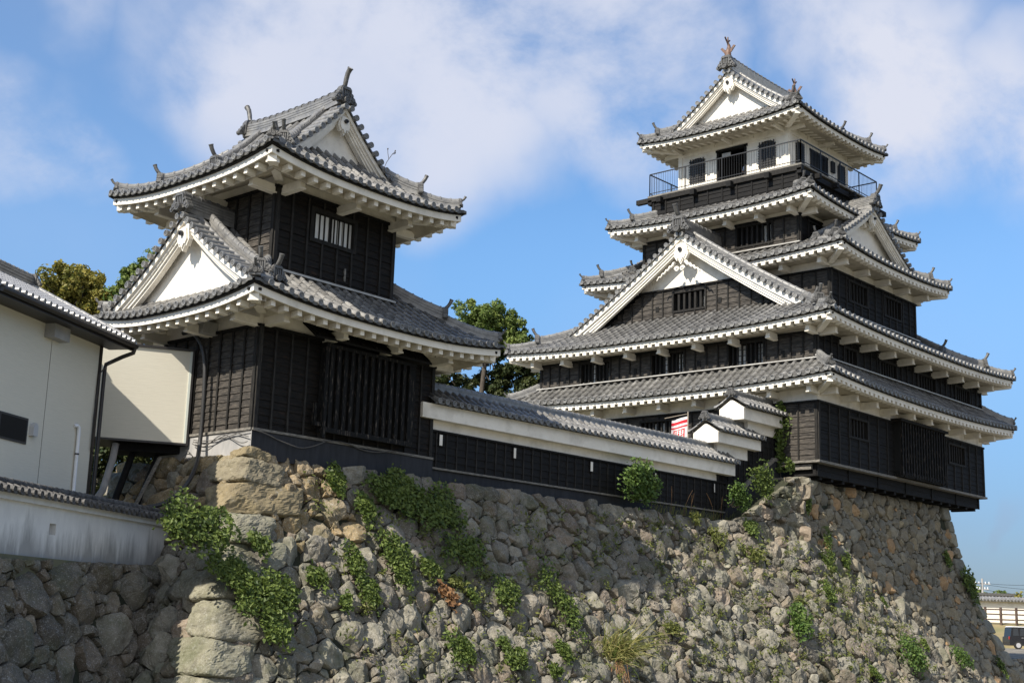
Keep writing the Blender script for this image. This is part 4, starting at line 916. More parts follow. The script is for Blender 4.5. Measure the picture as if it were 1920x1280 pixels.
def build_main_wall():
    base = thing('stone_wall', 'long battered wall of rough grey boulders under the turret and the black board wall', 'stone wall', (-24, -7, 0))
    mb = MB(); fn = lambda u, z: np.stack([u + 0 * z, v_main(u, z), z + 0 * u], -1)
    edge = lambda z: -37.35 - float(dm_(z))
    seam = lambda u, z: v_main(u, z) < v_keep(u, z) - .12 or u < -9.6
    ok = lambda s, z: s > edge(z) + .85 and z < top_main(s) - .12 and bool(seam(s, z))
    near_far = lambda s, z: True
    g0 = random.Random(4); row = []; u = -36.2
    while u < -13.4: r = g0.uniform(.22, .36); row.append((u + r * 1.1, MT - .20 - g0.uniform(0, .05), r)); u += r * 2.15
    pts, near = scatter(-41.5, 4.5, -2.3, 6.7, ok, [.37, .31, .25, .20, .15, .11, .075], 3, pre=row)
    # even coping course
    e0 = (-37.35, MT); e1 = (edge(-2.3), -2.3)
    a, b = -(e0[1] - e1[1]), (e0[0] - e1[0]); L_ = math.hypot(a, b); a, b = a / L_, b / L_
    cl = [(a, b, a * (e0[0] + .55) + b * e0[1])] if a < 0 else [(-a, -b, -(a * (e0[0] + .55) + b * e0[1]))]
    cs = cells(pts, near, 1.25, cl)
    out = []
    for (s, z, r, poly) in cs:
        out.append((s, z, r, [(p, min(q, float(top_main(p)))) for p, q in poly]))
    def colf(s, z, g):
        t = sstep(-33.2, -35.0, s) * sstep(1.6, 2.8, z)
        if g.random() < t: return colmix(OCHRE, g, .10)
        if s > -11 and g.random() < .4: return colmix(TAN, g)
        return colmix(GREY, g, .17)
    stone_mesh(mb, out, surf(fn), colf, 5)
    backing(mb, fn, lambda z: -37.05 - dm_(z), 6, -2.4, 4.3)
    S = np.linspace(-14.2, -8.0, 20); V = []
    for u in S: V += [[u, -7.0 + .15, 2.0], [u, float(v_main(u, 4.5)) + .22, float(top_main(u)) - .1], [u, -5.0, float(top_main(u)) - .1]]
    mb.add(V, [(3 * i + k, 3 * i + k + 1, 3 * i + 4 + k, 3 * i + 3 + k) for i in range(19) for k in (0, 1)], 1)
    # left face of the same wall
    fl = lambda t, z: np.stack([-37.35 - dm_(z) + 0 * t, -t, z + 0 * t], -1)   # t = -v
    okl = lambda t, z: t < 6.2 + float(dm_(z)) - .8 and z < MT - .02
    pts, near = scatter(.5, 10.0, -2.3, 4.5, okl, [.46, .36, .27, .19, .13, .09], 8)
    c2 = cells(pts, near, 1.25, [(0, 1, MT), (1, .53, 5.7 + .53 * MT)])
    def col2(s, z, g):
        if z > 2.3 and g.random() < .6: return colmix(OCHRE, g, .1)
        return colmix(GREY, g)
    stone_mesh(mb, c2, surf(fl), col2, 15, rough=1.2)
    backing(mb, fl, .3, lambda z: 5.9 + dm_(z), -2.4, 4.4)
    mb.build('rubble_face', [M['stone'], M['gap']], base)
    # big corner boulders, long sides turned alternately
    hs = [.30, .66, .84, .78, .70, .80, .92, .84, .95, .9]; z = MT + .05
    for i, h in enumerate(hs):
        zc = z - h / 2; z -= h; d = float(dm_(zc)); cu, cv = -37.35 - d, -6.2 - d
        big = i not in (0,); lu, lv = ((2.1, 1.25) if i % 2 == 0 else (1.45, 1.9)) if big else (1.0, .8)
        if i == 2: lu, lv = 2.4, 1.4
        k = .5 + .024 * (MT - zc); ez = np.array([k + .10, k + .06, 1.]) * h / 2 * 1.09
        g = np.random.default_rng(40 + i); ex_r = np.array([lu / 2, 0, g.normal(-.02, .05)]); ey_r = np.array([0, lv / 2, g.normal(-.02, .05)]); col = colmix(OCHRE, g, .06) * np.array([.93, 1.0, 1.05]) if i < 3 else (colmix([(.46, .455, .37), (.44, .43, .36)], g, .06))
        m = MB(); corner_block(m, np.array([cu + lu / 2 - .20 + g.uniform(-.05, .09), cv + lv / 2 - .24 + g.uniform(-.05, .09), zc]), ex_r, ey_r, ez, 60 + i, col, 0, .085, 7.0)
        m.build('corner_stone', M['stone'] if i > 2 else M['stone_clean'], base)
build_main_wall()

def build_keep_wall():
    base = thing('stone_base', 'tall steep base of fitted tan stones beneath the castle keep', 'stone wall', (-1.5, -7, 0))
    mb = MB(); fn = lambda u, z: np.stack([u + 0 * z, v_keep(u, z), z + 0 * u], -1)
    L = lambda z: -9.25 - float(dk_(z)); Rr = lambda z: 5.85 + float(dk_(z))
    ok = lambda s, z: L(z) + .15 < s < Rr(z) - .45 and z < KT - .1 and float(v_keep(s, z)) < float(v_main(s, z)) + .25
    pts, near = scatter(-12, 9.3, -2.3, KT, ok, [.33, .28, .22, .17, .12, .08], 21, asp=1.15)
    cs = cells(pts, near, 1.15, [(0, 1, KT)])
    def colf(s, z, g):
        c = colmix(TAN, g, .14)
        if g.random() < .08: c = np.array((.40, .27, .15)) * g.uniform(.85, 1.1)
        return c
    cs = [c for c in cs if max(q[0] for q in c[3]) < Rr(c[1]) + .1]
    stone_mesh(mb, cs, surf(fn), colf, 25, gap=.010, bulge=.30, rough=1.0, tilt=.10)
    backing(mb, fn, lambda z: -9.05 - dk_(z), lambda z: 5.7 + dk_(z), -2.4, KT - .05, .14)
    fl = lambda t, z: np.stack([-9.25 - dk_(z) + 0 * t, -t, z + 0 * t], -1)
    pts, near = scatter(3.0, 8.5, 3.6, KT, lambda t, z: t < 6.9 + float(dk_(z)), [.34, .27, .2, .14], 29, asp=1.1)
    cs = cells(pts, near, 1.1, [(0, 1, KT)]); stone_mesh(mb, cs, surf(fl), lambda s, z, g: colmix(GREY, g, .12) * 1.05, 31, gap=.018, bulge=.25, rough=.8, tilt=.1)
    backing(mb, fl, 2.5, lambda z: 6.75 + dk_(z), 3.4, KT - .05, .14)
    fe = lambda t, z: np.stack([5.9 + dk_(z) + 0 * t, t, z + 0 * t], -1)
    backing(mb, fe, lambda z: -6.7 - dk_(z), 6, -2.4, KT - .05, .3)
    fr_ = lambda u, z: np.stack([u + 0 * z, -9.0 - .35 * (-.7 - z) + .04 * (u - 7), z + 0 * u], -1)
    pts, near = scatter(7.4, 13.5, -2.3, -.75, lambda s, z: True, [.36, .30, .22, .16, .11], 37, asp=1.2)
    cs = cells(pts, near, 1.2, [(0, 1, -.7)]); stone_mesh(mb, cs, surf(fr_), lambda s, z, g: colmix(GREY, g, .12), 39, gap=.012, bulge=.3, rough=1.1); backing(mb, fr_, 7, 13.8, -2.4, -.75, .14)
    mb.add([(7.0, -9.0, -.80), (13.8, -8.8, -.80), (13.8, -5, -.72), (7.0, -5, -.72)], [(0, 1, 2, 3)], 1)
    mb.build('fitted_face', [M['stone_clean'], M['gap']], base)
    z = KT; i = 0
    while z > -2.3:
        g = np.random.default_rng(80 + i); h = g.uniform(.5, .72) if z > 4 else g.uniform(.62, .95); zc = z - h / 2; z -= h; d = float(dk_(zc)); k = .12 + .044 * (KT - zc)
        lu, lv = (1.15, .8) if i % 2 == 0 else (.8, 1.2)
        if z > 4: lu *= .7; lv *= .7
        m = MB(); corner_block(m, np.array([5.85 + d - lu / 2 + .26, -6.95 - d + lv / 2 - .08, zc]), np.array([lu / 2, 0, 0]), np.array([0, lv / 2, 0]), np.array([-k, k, 1.]) * h / 2 * 1.0, 90 + i, 1.25 * colmix([(.34, .34, .31), (.37, .35, .29), (.31, .32, .30)], g, .08), 0, .03, 7)
        m.build('corner_stone', M['stone_clean'], base); i += 1
build_keep_wall()

D1 = np.array([-.868, -.497]); N1 = np.array([.497, -.868])
def build_low_wall():
    base = thing('retaining_wall', 'low shaded wall of big dark boulders below the stained white wall', 'stone wall', (-42.5, -7.3, 0))
    C2 = np.array([-38.75, -4.72]); d2 = np.array([-.867, -.4983]); n2 = np.array([.4983, -.867]); mb = MB(); TZ = 1.33
    fn = lambda t, z: np.stack([C2[0] + d2[0] * t + n2[0] * (.12 + .3 * np.maximum(TZ - z, 0)), C2[1] + d2[1] * t + n2[1] * (.12 + .3 * np.maximum(TZ - z, 0)), z + 0 * t - .03 * np.maximum(t, 0)], -1)
    flip = lambda s, z: fn(-s, z)
    pts, near = scatter(-14.8, .6, -2.4, TZ, lambda s, z: True, [.48, .38, .29, .2, .13, .09], 51)
    cs = cells(pts, near, 1.25, [(0, 1, TZ)]); stone_mesh(mb, cs, surf(flip), lambda s, z, g: colmix(DARK, g, .14), 55, bulge=.42, rough=1.3)
    backing(mb, flip, -14.8, .6, -2.5, TZ - .05, .18)
    mb.build('boulder_face', [M['stone'], M['gap']], base)
build_low_wall()
# ------------------------------------------------------------------ ground and terraces (the setting)
def slab(name, m, poly, z, zb=None):
    mb = MB(); n = len(poly)
    if zb is None: mb.add([(*p, z) for p in poly], [tuple(range(n))])
    else: mb.prism(poly, (0, 0, zb), np.array([1., 0, 0]), np.array([0, 1., 0]), np.array([0, 0, z - zb]))
    o = mb.build(name, m); o['kind'] = 'structure'; return o
M['ground'] = mat('dry_ground', (.13, .12, .09), (.20, .18, .135), rough=1, nscale=.6, big=(.08, .10, .04), big_scale=.15)
M['grass_dry'] = mat('dry_lawn', (.20, .16, .075), (.28, .22, .11), rough=1, nscale=1.2, big=(.11, .13, .05), big_scale=.3)
slab('ground', M['ground'], [(-700, -700), (900, -700), (900, 900), (-700, 900)], -2.0)
slab('castle_terrace', M['ground'], [(-36.9, -5.9), (-9.0, -5.9), (-9.0, 30), (-36.9, 30)], 4.3, -1.9)
slab('keep_terrace', M['ground'], [(-8.9, -6.5), (5.4, -6.5), (5.4, 12), (-8.9, 12)], 6.4, -1.9)
slab('lower_terrace', M['ground'], [(-38.9, -4.9), (-51, -11.85), (-58, 2), (-38.9, 3)], 1.2, -1.9)

# ------------------------------------------------------------------ plaster wall with tiled coping between turret and keep
def coping(parent, fr, x0, x1, y0, y1, zc, H, pitch=.33, rad=.085, ridge_h=.14, end=False):
    rf = Roof(fr, x0, x1, y0, y1, zc, 0., H, 'x', g=.02, inset=.1, pitch=pitch, rad=rad, course=.30, LD=1)
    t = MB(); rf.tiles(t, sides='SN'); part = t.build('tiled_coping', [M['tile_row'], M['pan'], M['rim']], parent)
    r = MB(); B = (y1 - y0) / 2; n = 12; rf.ridge(r, [rf.p('S', q * (x1 - x0) / 2, B, .03) for q in np.linspace(-1, 1, n)], ridge_h, .12); r.build('ridge', [M['tile'], M['tile']], part)
    return rf, part
def build_dobei():
    t = thing('plaster_wall', 'long white plaster wall with black boards and grey tile coping between turret and keep', 'wall', (-21.5, -5.55, 4.4 + ZO))
    R = (-30.6, -12.75, -5.8, -5.3); m = MB()
    board_wall(m, FK, R, 'S', 4.86, 6.02, (), course=.235, bat=.47, bw=.05, mi=0, bmi=2, batoff=.05)
    m.beam((-30.6, -5.84, 6.03), (-12.75, -5.84, 6.03), .1, .06, 0); m.beam((-30.6, -5.85, 4.84), (-12.75, -5.85, 4.84), .1, .06, 1)
    m.build('board_face', [M['board_dark'], M['beam_grey'], M['batten_dim']], t)
    m = MB(); m.obox((-21.6, -5.55, 4.55), (9.0, 0, 0), (0, .26, 0), (0, 0, .28), 0); m.build('footing', M['mortar_dark'], t)
    m = MB(); m.obox((-21.6, -5.54, 6.18), (8.86, 0, 0), (0, .262, 0), (0, 0, .17), 0); m.obox((-21.62, -5.55, 6.58), (9.02, 0, 0), (0, .60, 0), (0, 0, .235), 0); m.build('plaster_band', M['plaster'], t)
    for u, w in ((-29.47, .13), (-25.9, .11), (-21.7, .13), (-17.75, .07), (-13.68, .05)):
        m = MB(); m.obox((u, -5.80, 5.76), (.12, 0, 0), (0, .065, 0), (0, 0, .20), 1); m.obox((u - .02, -5.86, 5.76), (w / 2, 0, 0), (0, .012, 0), (0, 0, .17), 0); m.build('loophole', [M['plaster'], M['board_dark']], t)
    rf, p = coping(t, FK, -30.3, -12.5, -6.3, -4.8, 6.86, lambda d: .72 * d)
    o = MB(); ridge_end(o, rf.p('S', 8.85, .75, .06), np.array([1., 0, 0]), .5, 'none'); o.build('ridge_end_tile', [M['tile_dark'], M['crest']], p)
    steps = [(-13.45, -11.0, -13.95, -10.5, 7.13, 7.60, 8.06, 'lower tiled step of the white capped wall, beside the red banner'), (-11.1, -8.70, -12.0, -8.72, 8.38, 8.80, 9.32, 'upper tiled step of the white capped wall, against the keep wall')]
    for (a, b, ra, rb, zt, zb, zc, lab) in steps:
        s = thing('stepped_wall', lab, 'wall', ((a + b) / 2, -5.55, 4.4 + ZO)); m = MB()
        board_wall(m, FK, (a, b, -5.8, -5.3), 'S', 4.6, zt, (), course=.235, bat=.42, bw=.05, mi=0, bmi=1, batoff=.05); board_wall(m, FK, (a, b, -5.8, -5.3), 'W', 6.3, zt, (), course=.235, bat=.5, bw=.06, mi=0, bmi=1)
        if b > -10: m.obox((-9.95, -5.84, 7.85), (.1, 0, 0), (0, .03, 0), (0, 0, .17), 1)
        m.build('board_face', [M['board_dark'], M['batten']], s)
        m = MB(); m.obox(((a + b) / 2, -5.55, (zt + zb) / 2 + .02), ((b - a) / 2 - .02, 0, 0), (0, .262, 0), (0, 0, (zb - zt) / 2), 0)
        rb2 = rb - .05 if rb > -9 else rb - .08
        m.prism([(-6.15, zb), (-6.15, zc - .04), (-5.55, zc + .34), (-4.95, zc - .04), (-4.95, zb)], (ra + .08, 0, 0), np.array([0, 1., 0]), np.array([0, 0, 1.]), np.array([rb2 - ra - .08, 0, 0]), 0)
        m.build('plaster_cap', M['plaster'], s)
        rf, p = coping(s, FK, ra, rb, -6.32, -4.78, zc + .03, lambda d: .62 * d, ridge_h=.18)
        o = MB(); ridge_end(o, rf.p('S', -(rb - ra) / 2, .77, .05), np.array([-1., 0, 0]), .62, 'none'); o.build('ridge_end_tile', [M['tile_dark'], M['crest']], p)
        if b > -10:
            m = MB(); m.beam((-12.55, -5.9, 5.45), (-9.15, -5.9, 7.42), .13, .16, 0); m.beam((-9.15, -5.9, 7.42), (-8.7, -5.9, 7.42), .13, .16, 0)
            m.prism([(-13.4, 4.3), (-12.55, 5.4), (-9.15, 7.36), (-8.7, 7.36), (-8.7, 4.3)], (0, -5.92, 0), np.array([1., 0, 0]), np.array([0, 0, 1.]), np.array([0, .1, 0]), 1); m.build('sloping_sill', [M['beam_grey'], M['mortar_dark']], s)
build_dobei()

# ------------------------------------------------------------------ banner
def build_banner():
    t = thing('banner', 'red and white festival banner with a red seal behind the tiled wall', 'banner', (-13.6, -4.5, 4.3 + ZO))
    m = MB(); m.tube([(-13.6, -4.5, 4.3), (-13.6, -4.5, 9.0)], .022, 8, 0); m.tube([(-13.62, -4.47, 8.9), (-14.25, -3.78, 8.68)], .014, 6, 0); m.build('pole', mat('banner_pole', (.35, .30, .24)), t)
    dv = np.array([-.66, .751, 0]); nv = np.array([-.751, -.66, 0])
    def P(a, b, o=0.):    # a: 0 at pole .. 1, b: 0 top .. 1 bottom
        w = .11 * math.sin(a * 6 + b * 5) * (a + .1); return np.array([-13.6, -4.5, 8.90]) + dv * (.03 + .64 * a + .16 * b * a) + nv * (w + o) + np.array([0, 0, -.10 - .20 * a - 2.3 * b])
    def patch(mb, a0, a1, b0, b1, o, mi, n=10):
        V = [P(a0 + (a1 - a0) * i / n, b0 + (b1 - b0) * j / n, o) for i in range(n + 1) for j in range(n + 1)]
        mb.add(V, [(i * (n + 1) + j, (i + 1) * (n + 1) + j, (i + 1) * (n + 1) + j + 1, i * (n + 1) + j + 1) for i in range(n) for j in range(n)], mi, True)
    red = mat('banner_red', (.60, .02, .035), rough=.8); whi = mat('banner_white', (.85, .82, .80), rough=.85)
    c = MB(); patch(c, 0, 1, 0, 1, 0, 0, 24)
    for (b0, b1) in ((.05, .105), (.145, .175), (.40, .46), (.60, .66), (.8, .86)): patch(c, 0, 1, b0, b1, .004, 1); patch(c, 0, 1, b0, b1, -.004, 1)
    patch(c, .16, .84, .20, .385, .004, 1)
    # pale strokes of the square seal
    S = [(.24, .76, .222, .232), (.24, .30, .222, .30), (.70, .76, .222, .30), (.40, .46, .215, .37), (.56, .62, .215, .37), (.24, .44, .29, .30), (.58, .76, .29, .30), (.24, .30, .32, .37), (.70, .76, .32, .37), (.30, .72, .325, .335), (.24, .40, .36, .37), (.60, .76, .36, .37), (.33, .66, .255, .265)]
    for s in S: patch(c, *s, .008, 0, 3)
    c.build('cloth', [whi, red], t)
build_banner()

# ------------------------------------------------------------------ modern annex at the left, link box, old low wall
M['siding'] = mat('cream_siding', (.60, .575, .49), (.65, .62, .53), rough=.75, nscale=3, stretch=(1, 1, 22), bump=.12, bscale=2.2, spec=.3)
M['siding_trim'] = mat('pale_green_trim', (.56, .60, .56), rough=.6)
M['annex_tile'] = mat('annex_roof_tile', (.20, .20, .205), (.30, .30, .30), rough=.35, nscale=6, bump=.15, spec=.6)
M['gutter'] = mat('dark_brown_gutter', (.018, .015, .014), rough=.45)
M['pvc'] = mat('white_pvc', (.72, .74, .77), rough=.4)
M['pipe_black'] = mat('black_conduit', (.02, .02, .021), rough=.5)
def build_annex():
    C = np.array([-40.95, -4.37]); t = thing('annex_building', 'modern cream clad building with grey tiled roof and black window', 'building', (-44.5, -6.0, 1.2 + ZO))
    W_ = lambda a, o, z: np.array([C[0] + D1[0] * a + N1[0] * o, C[1] + D1[1] * a + N1[1] * o, z]); dv = np.array([*D1, 0]); nv = np.array([*N1, 0]); L = 6.0
    m = MB()
    for (a0, a1) in ((0, 2.39), (2.41, L)): m.add([W_(a0, 0, 1.2), W_(a1, 0, 1.2), W_(a1, 0, 7.02), W_(a0, 0, 7.02)], [(0, 1, 2, 3)], 0)
    m.add([W_(2.39, -.012, 1.2), W_(2.41, -.012, 1.2), W_(2.41, -.012, 7.0), W_(2.39, -.012, 7.0)], [(0, 1, 2, 3)], 1)
    m.add([W_(0, 0, 1.2), W_(0, -5.2, 1.2), W_(0, -5.2, 7.0), W_(0, -2.6, 8.4), W_(0, 0, 7.0)], [(0, 1, 2, 3, 4)], 0)
    m.add([W_(0, -5.2, 1.2), W_(L, -5.2, 1.2), W_(L, -5.2, 7.0), W_(0, -5.2, 7.0)], [(0, 1, 2, 3)], 0)
    m.add([W_(L, 0, 1.2), W_(L, -5.2, 1.2), W_(L, -5.2, 7.0), W_(L, -2.6, 8.4), W_(L, 0, 7.0)], [(4, 3, 2, 1, 0)], 0)
    m.build('wall', [M['siding'], M['iron']], t)
    m = MB(); m.obox(W_(.0, .02, 4.1), dv * .045, nv * .03, (0, 0, 2.9), 0); m.build('corner_trim', M['gutter'], t)
    fr = Frame(C + D1 * (-.45) + N1 * .72, -D1, -N1)
    rf = Roof(fr, -L - .7, 0, 0, 6.4, 7.12, 0, lambda d: .50 * d, 'x', g=.02, inset=.1, pitch=.27, rad=.055, course=.27, LD=1)
    r = MB(); rf.tiles(r, sides='SN'); p = r.build('tiled_roof', [M['annex_tile'], M['annex_tile'], M['annex_tile']], t)
    r = MB(); rf.ridge(r, [rf.p('S', q * (L + .7) / 2, 3.2, .04) for q in np.linspace(-1, 1, 10)], .26, .13); r.build('ridge', [M['tile'], M['tile']], p)
    e = MB(); ridge_end(e, rf.p('S', (L + .7) / 2, 3.2, .1), np.array([*(-D1), 0]), .6, 'none'); e.build('ridge_end_tile', [M['tile_dark'], M['crest']], p)
    vr = MB()
    for i in range(12):
        d = .05 + i * .27; vr.tube([rf.p('S', (L + .7) / 2 - .02, d, .05), rf.p('S', (L + .7) / 2 - .02, d + .25, .055)], .07, 8, 0)
    vr.build('verge_tiles', M['annex_tile'], p)
    m = MB(); m.obox(W_(L / 2 - .2, .36, 6.99), dv * (L / 2 + .25), nv * .36, (0, 0, .04), 0); m.obox(W_(L / 2 - .2, .70, 7.0), dv * (L / 2 + .25), nv * .02, (0, 0, .10), 0)
    m.tube([W_(-.42, .80, 7.02), W_(L, .80, 7.02)], .075, 8, 0); m.build('eave', M['gutter'], t)
    m = MB(); m.tube([W_(-.35, .80, 6.98), W_(-.34, .78, 6.84), W_(-.28, .5, 6.72), W_(-.2, .08, 6.5), W_(-.2, .06, 6.3), W_(-.2, .06, 1.3)], .055, 8, 0); m.tube([W_(-.1, .3, 6.6), W_(.05, .06, 6.2), W_(.12, .05, 5.0), W_(.10, .05, 4.2), W_(-.02, .05, 4.1)], .018, 6, 0); m.build('downpipe', M['gutter'], t)
    m = MB(); m.obox(W_(3.72, .01, 4.22), dv * .6, nv * .02, (0, 0, .31), 0); m.obox(W_(3.72, .02, 4.22), dv * .55, nv * .015, (0, 0, .26), 1); m.build('window', [M['gutter'], M['dark']], t)
    m = MB(); m.prism([(-.1, -.16), (.1, -.16), (.1, .06), (.07, .13), (0, .16), (-.07, .13), (-.1, .06)], W_(2.9, .12, 4.3), dv, np.array([0, 0, 1.]), -nv * .12, 0); m.build('vent_hood', mat('vent_grey', (.42, .43, .44), rough=.4), t)
    m = MB(); m.tube([W_(.98, .02, 4.68), W_(.90, .06, 4.70), W_(.84, .07, 4.66), W_(.82, .07, 4.5), W_(.80, .07, 2.6)], .045, 10, 0); m.tube([W_(.81, .07, 4.0), W_(.81, .07, 3.96)], .055, 10, 1); m.build('vent_pipe', [M['pvc'], M['iron']], t)
    m = MB(); m.obox(W_(2.42, .14, 6.78), dv * .36, nv * .14, (0, 0, .17), 0); m.build('eave_bracket', M['concrete'], t)
build_annex()
def build_link():
    t = thing('link_box', 'pale clad link box on struts between cream building and black turret', 'passage', (-38.7, -2.3, 4.4 + ZO))
    A = np.array([-37.32, -3.32]); Bp = np.array([-40.75, -1.52]); d = (Bp - A) / np.linalg.norm(Bp - A); n = np.array([d[1], -d[0]]); n = n if n[1] < 0 else -n
    L = np.linalg.norm(Bp - A); P = lambda a, o, z: np.array([*(A + d * a + n * o), z]); dv = np.array([*d, 0]); nv = np.array([*n, 0])
    m = MB(); m.obox(P(L / 2, -.9, 6.21), dv * L / 2, nv * .9, (0, 0, 1.34), 0); m.build('clad_box', M['siding'], t)
    m = MB()
    m.obox(P(L / 2, -.88, 7.58), dv * (L / 2 + .03), nv * .93, (0, 0, .035), 1); m.obox(P(L / 2, -.88, 4.84), dv * (L / 2 + .02), nv * .92, (0, 0, .03), 1); m.obox(P(.03, .012, 6.2), dv * .035, nv * .02, (0, 0, 1.35), 0); m.obox(P(-.03, .0, 6.2), dv * .03, nv * .05, (0, 0, 1.4), 1)
    m.build('edge_trim', [M['siding_trim'], M['gutter']], t)
    m = MB()
    for (a, b, r) in ((P(1.3, -.9, 4.8), P(2.3, -.2, 1.3), .10), (P(.6, -.9, 4.8), P(1.3, -.3, 2.6), .07), (P(1.9, -1.2, 4.8), P(2.4, -.6, 1.4), .06)): m.tube([a, b], r, 8, 0)
    m.tube([P(1.9, -.3, 4.75), P(1.95, -.2, 4.3), P(2.15, -.1, 3.4), P(2.55, .1, 2.7)], .10, 10, 1); m.obox(P(1.0, -1.1, 4.70), dv * .9, nv * .7, (0, 0, .1), 0)
    m.beam(P(.65, -.25, 4.45), P(1.42, .1, 2.6), .10, .07, 2)
    m.build('strut', [M['board_dark'], M['concrete'], M['beam_grey']], t)
build_link()
def build_conduit():
    pts = [(-37.45, -2.95, 8.12), (-37.5, -3.35, 8.13), (-37.5, -3.75, 7.9), (-37.47, -4.02, 7.55), (-37.45, -4.16, 7.0), (-37.45, -4.21, 6.2), (-37.45, -4.22, 5.2), (-37.5, -4.25, 4.6), (-37.85, -4.7, 4.15), (-38.3, -5.05, 3.6), (-38.62, -5.0, 3.2), (-38.95, -4.82, 2.92), (-39.4, -4.72, 2.82)]
    m = MB(); P = np.array(pts); k = np.linspace(0, len(P) - 1, 60); Q = np.stack([np.interp(k, np.arange(len(P)), P[:, i]) for i in range(3)], 1)
    for _ in range(3): Q[1:-1] = (Q[:-2] + 2 * Q[1:-1] + Q[2:]) / 4
    m.tube(Q, .062, 10, 0); tag(m.build('cable_conduit', M['pipe_black']), 'thick black cable conduit running down the turret wall and over the stones', 'pipe')
build_conduit()
def build_low_plaster():
    C2 = np.array([-38.75, -4.72]); d2 = np.array([-.867, -.4983]); n2 = np.array([.4983, -.867]); L = 14.0
    t = thing('weathered_wall', 'low stained white plaster wall with dark tile coping, standing on the dark boulders', 'wall', (-43, -7.2, 1.2 + ZO))
    P = lambda a, o, z: np.array([*(C2 + d2 * a + n2 * o), z]); dv = np.array([*d2, 0]); nv = np.array([*n2, 0])
    m = MB(); hole = (5.5, 5.78, 1.74, 1.99)
    xs = [-.35, hole[0], hole[1], L]; zs = [.7, hole[2], hole[3], 2.36]
    for i in range(3):
        for j in range(3):
            if i == 1 and j == 1: continue
            m.add([P(xs[i], 0, zs[j]), P(xs[i + 1], 0, zs[j]), P(xs[i + 1], 0, zs[j + 1]), P(xs[i], 0, zs[j + 1])], [(0, 1, 2, 3)], 0)
    m.obox(P((hole[0] + hole[1]) / 2, -.22, 1.865), dv * .14, nv * .01, (0, 0, .125), 0)
    for a in hole[:2]: m.add([P(a, 0, 1.74), P(a, -.22, 1.74), P(a, -.22, 1.99), P(a, 0, 1.99)], [(0, 1, 2, 3)], 0)
    for z in hole[2:]: m.add([P(hole[0], 0, z), P(hole[1], 0, z), P(hole[1], -.22, z), P(hole[0], -.22, z)], [(0, 1, 2, 3)], 0)
    m.obox(P(L / 2 - .15, -.08, 2.42), dv * (L / 2 + .2), nv * .22, (0, 0, .07), 0); m.obox(P(L / 2 - .15, -.35, 1.5), dv * (L / 2 + .2), nv * .1, (0, 0, .9), 0)
    m.build('plaster_face', M['plaster_old'], t)
    fr = Frame(C2 + n2 * .26, -d2, -n2); rf = Roof(fr, -L, .35, 0, .72, 2.52, 0, lambda d: .42 * d, 'x', g=.02, inset=.1, pitch=.27, rad=.07, course=.3, LD=1)
    r = MB(); rf.tiles(r, sides='SN'); rf.ridge(r, [rf.p('S', q * (L + .3) / 2, .36, .02) for q in np.linspace(-1, 1, 14)], .08, .1); ot = mat('old_dark_tile', (.035, .034, .034), (.13, .125, .12), rough=.75, nscale=6, bump=.3); r.build('tiled_coping', [ot, ot, ot], t)
build_low_plaster()
# ------------------------------------------------------------------ plants
def leaf_mat(name, c1, c2, trans=.35):
    m = bpy.data.materials.new(name); m.use_nodes = True; nt = m.node_tree; N = nt.nodes.new; L = nt.links.new; b = nt.nodes['Principled BSDF']; out = nt.nodes['Material Output']
    a = N('ShaderNodeAttribute'); a.attribute_name = 'tint'; mx = N('ShaderNodeMix'); mx.data_type = 'RGBA'; sp = N('ShaderNodeSeparateColor'); L(a.outputs['Color'], sp.inputs[0]); L(sp.outputs[0], mx.inputs['Factor'])
    mx.inputs['A'].default_value = (*c1, 1); mx.inputs['B'].default_value = (*c2, 1); L(mx.outputs['Result'], b.inputs['Base Color']); b.inputs['Roughness'].default_value = .55; b.inputs['Specular IOR Level'].default_value = .35
    t = N('ShaderNodeBsdfTranslucent'); L(mx.outputs['Result'], t.inputs['Color']); s = N('ShaderNodeMixShader'); s.inputs[0].default_value = trans; L(b.outputs[0], s.inputs[1]); L(t.outputs[0], s.inputs[2]); L(s.outputs[0], out.inputs['Surface']); return m
M['ivy'] = leaf_mat('ivy_leaf', (.042, .075, .015), (.165, .22, .05))
M['weed'] = leaf_mat('weed_leaf', (.10, .13, .03), (.19, .20, .055))
M['dry'] = leaf_mat('dead_leaf', (.16, .075, .03), (.30, .17, .08), .2)
M['fern'] = leaf_mat('fern_leaf', (.06, .12, .025), (.14, .21, .05))
M['tree_a'] = leaf_mat('camphor_leaf', (.07, .12, .025), (.20, .25, .06))
M['tree_y'] = leaf_mat('yellowing_leaf', (.11, .13, .025), (.32, .27, .06))
M['tree_d'] = leaf_mat('dark_leaf', (.03, .05, .016), (.085, .095, .03), .3)
M['bark'] = mat('bark', (.04, .032, .026), (.09, .075, .06), rough=.95, nscale=5, stretch=(3, 3, .6), bump=.5)
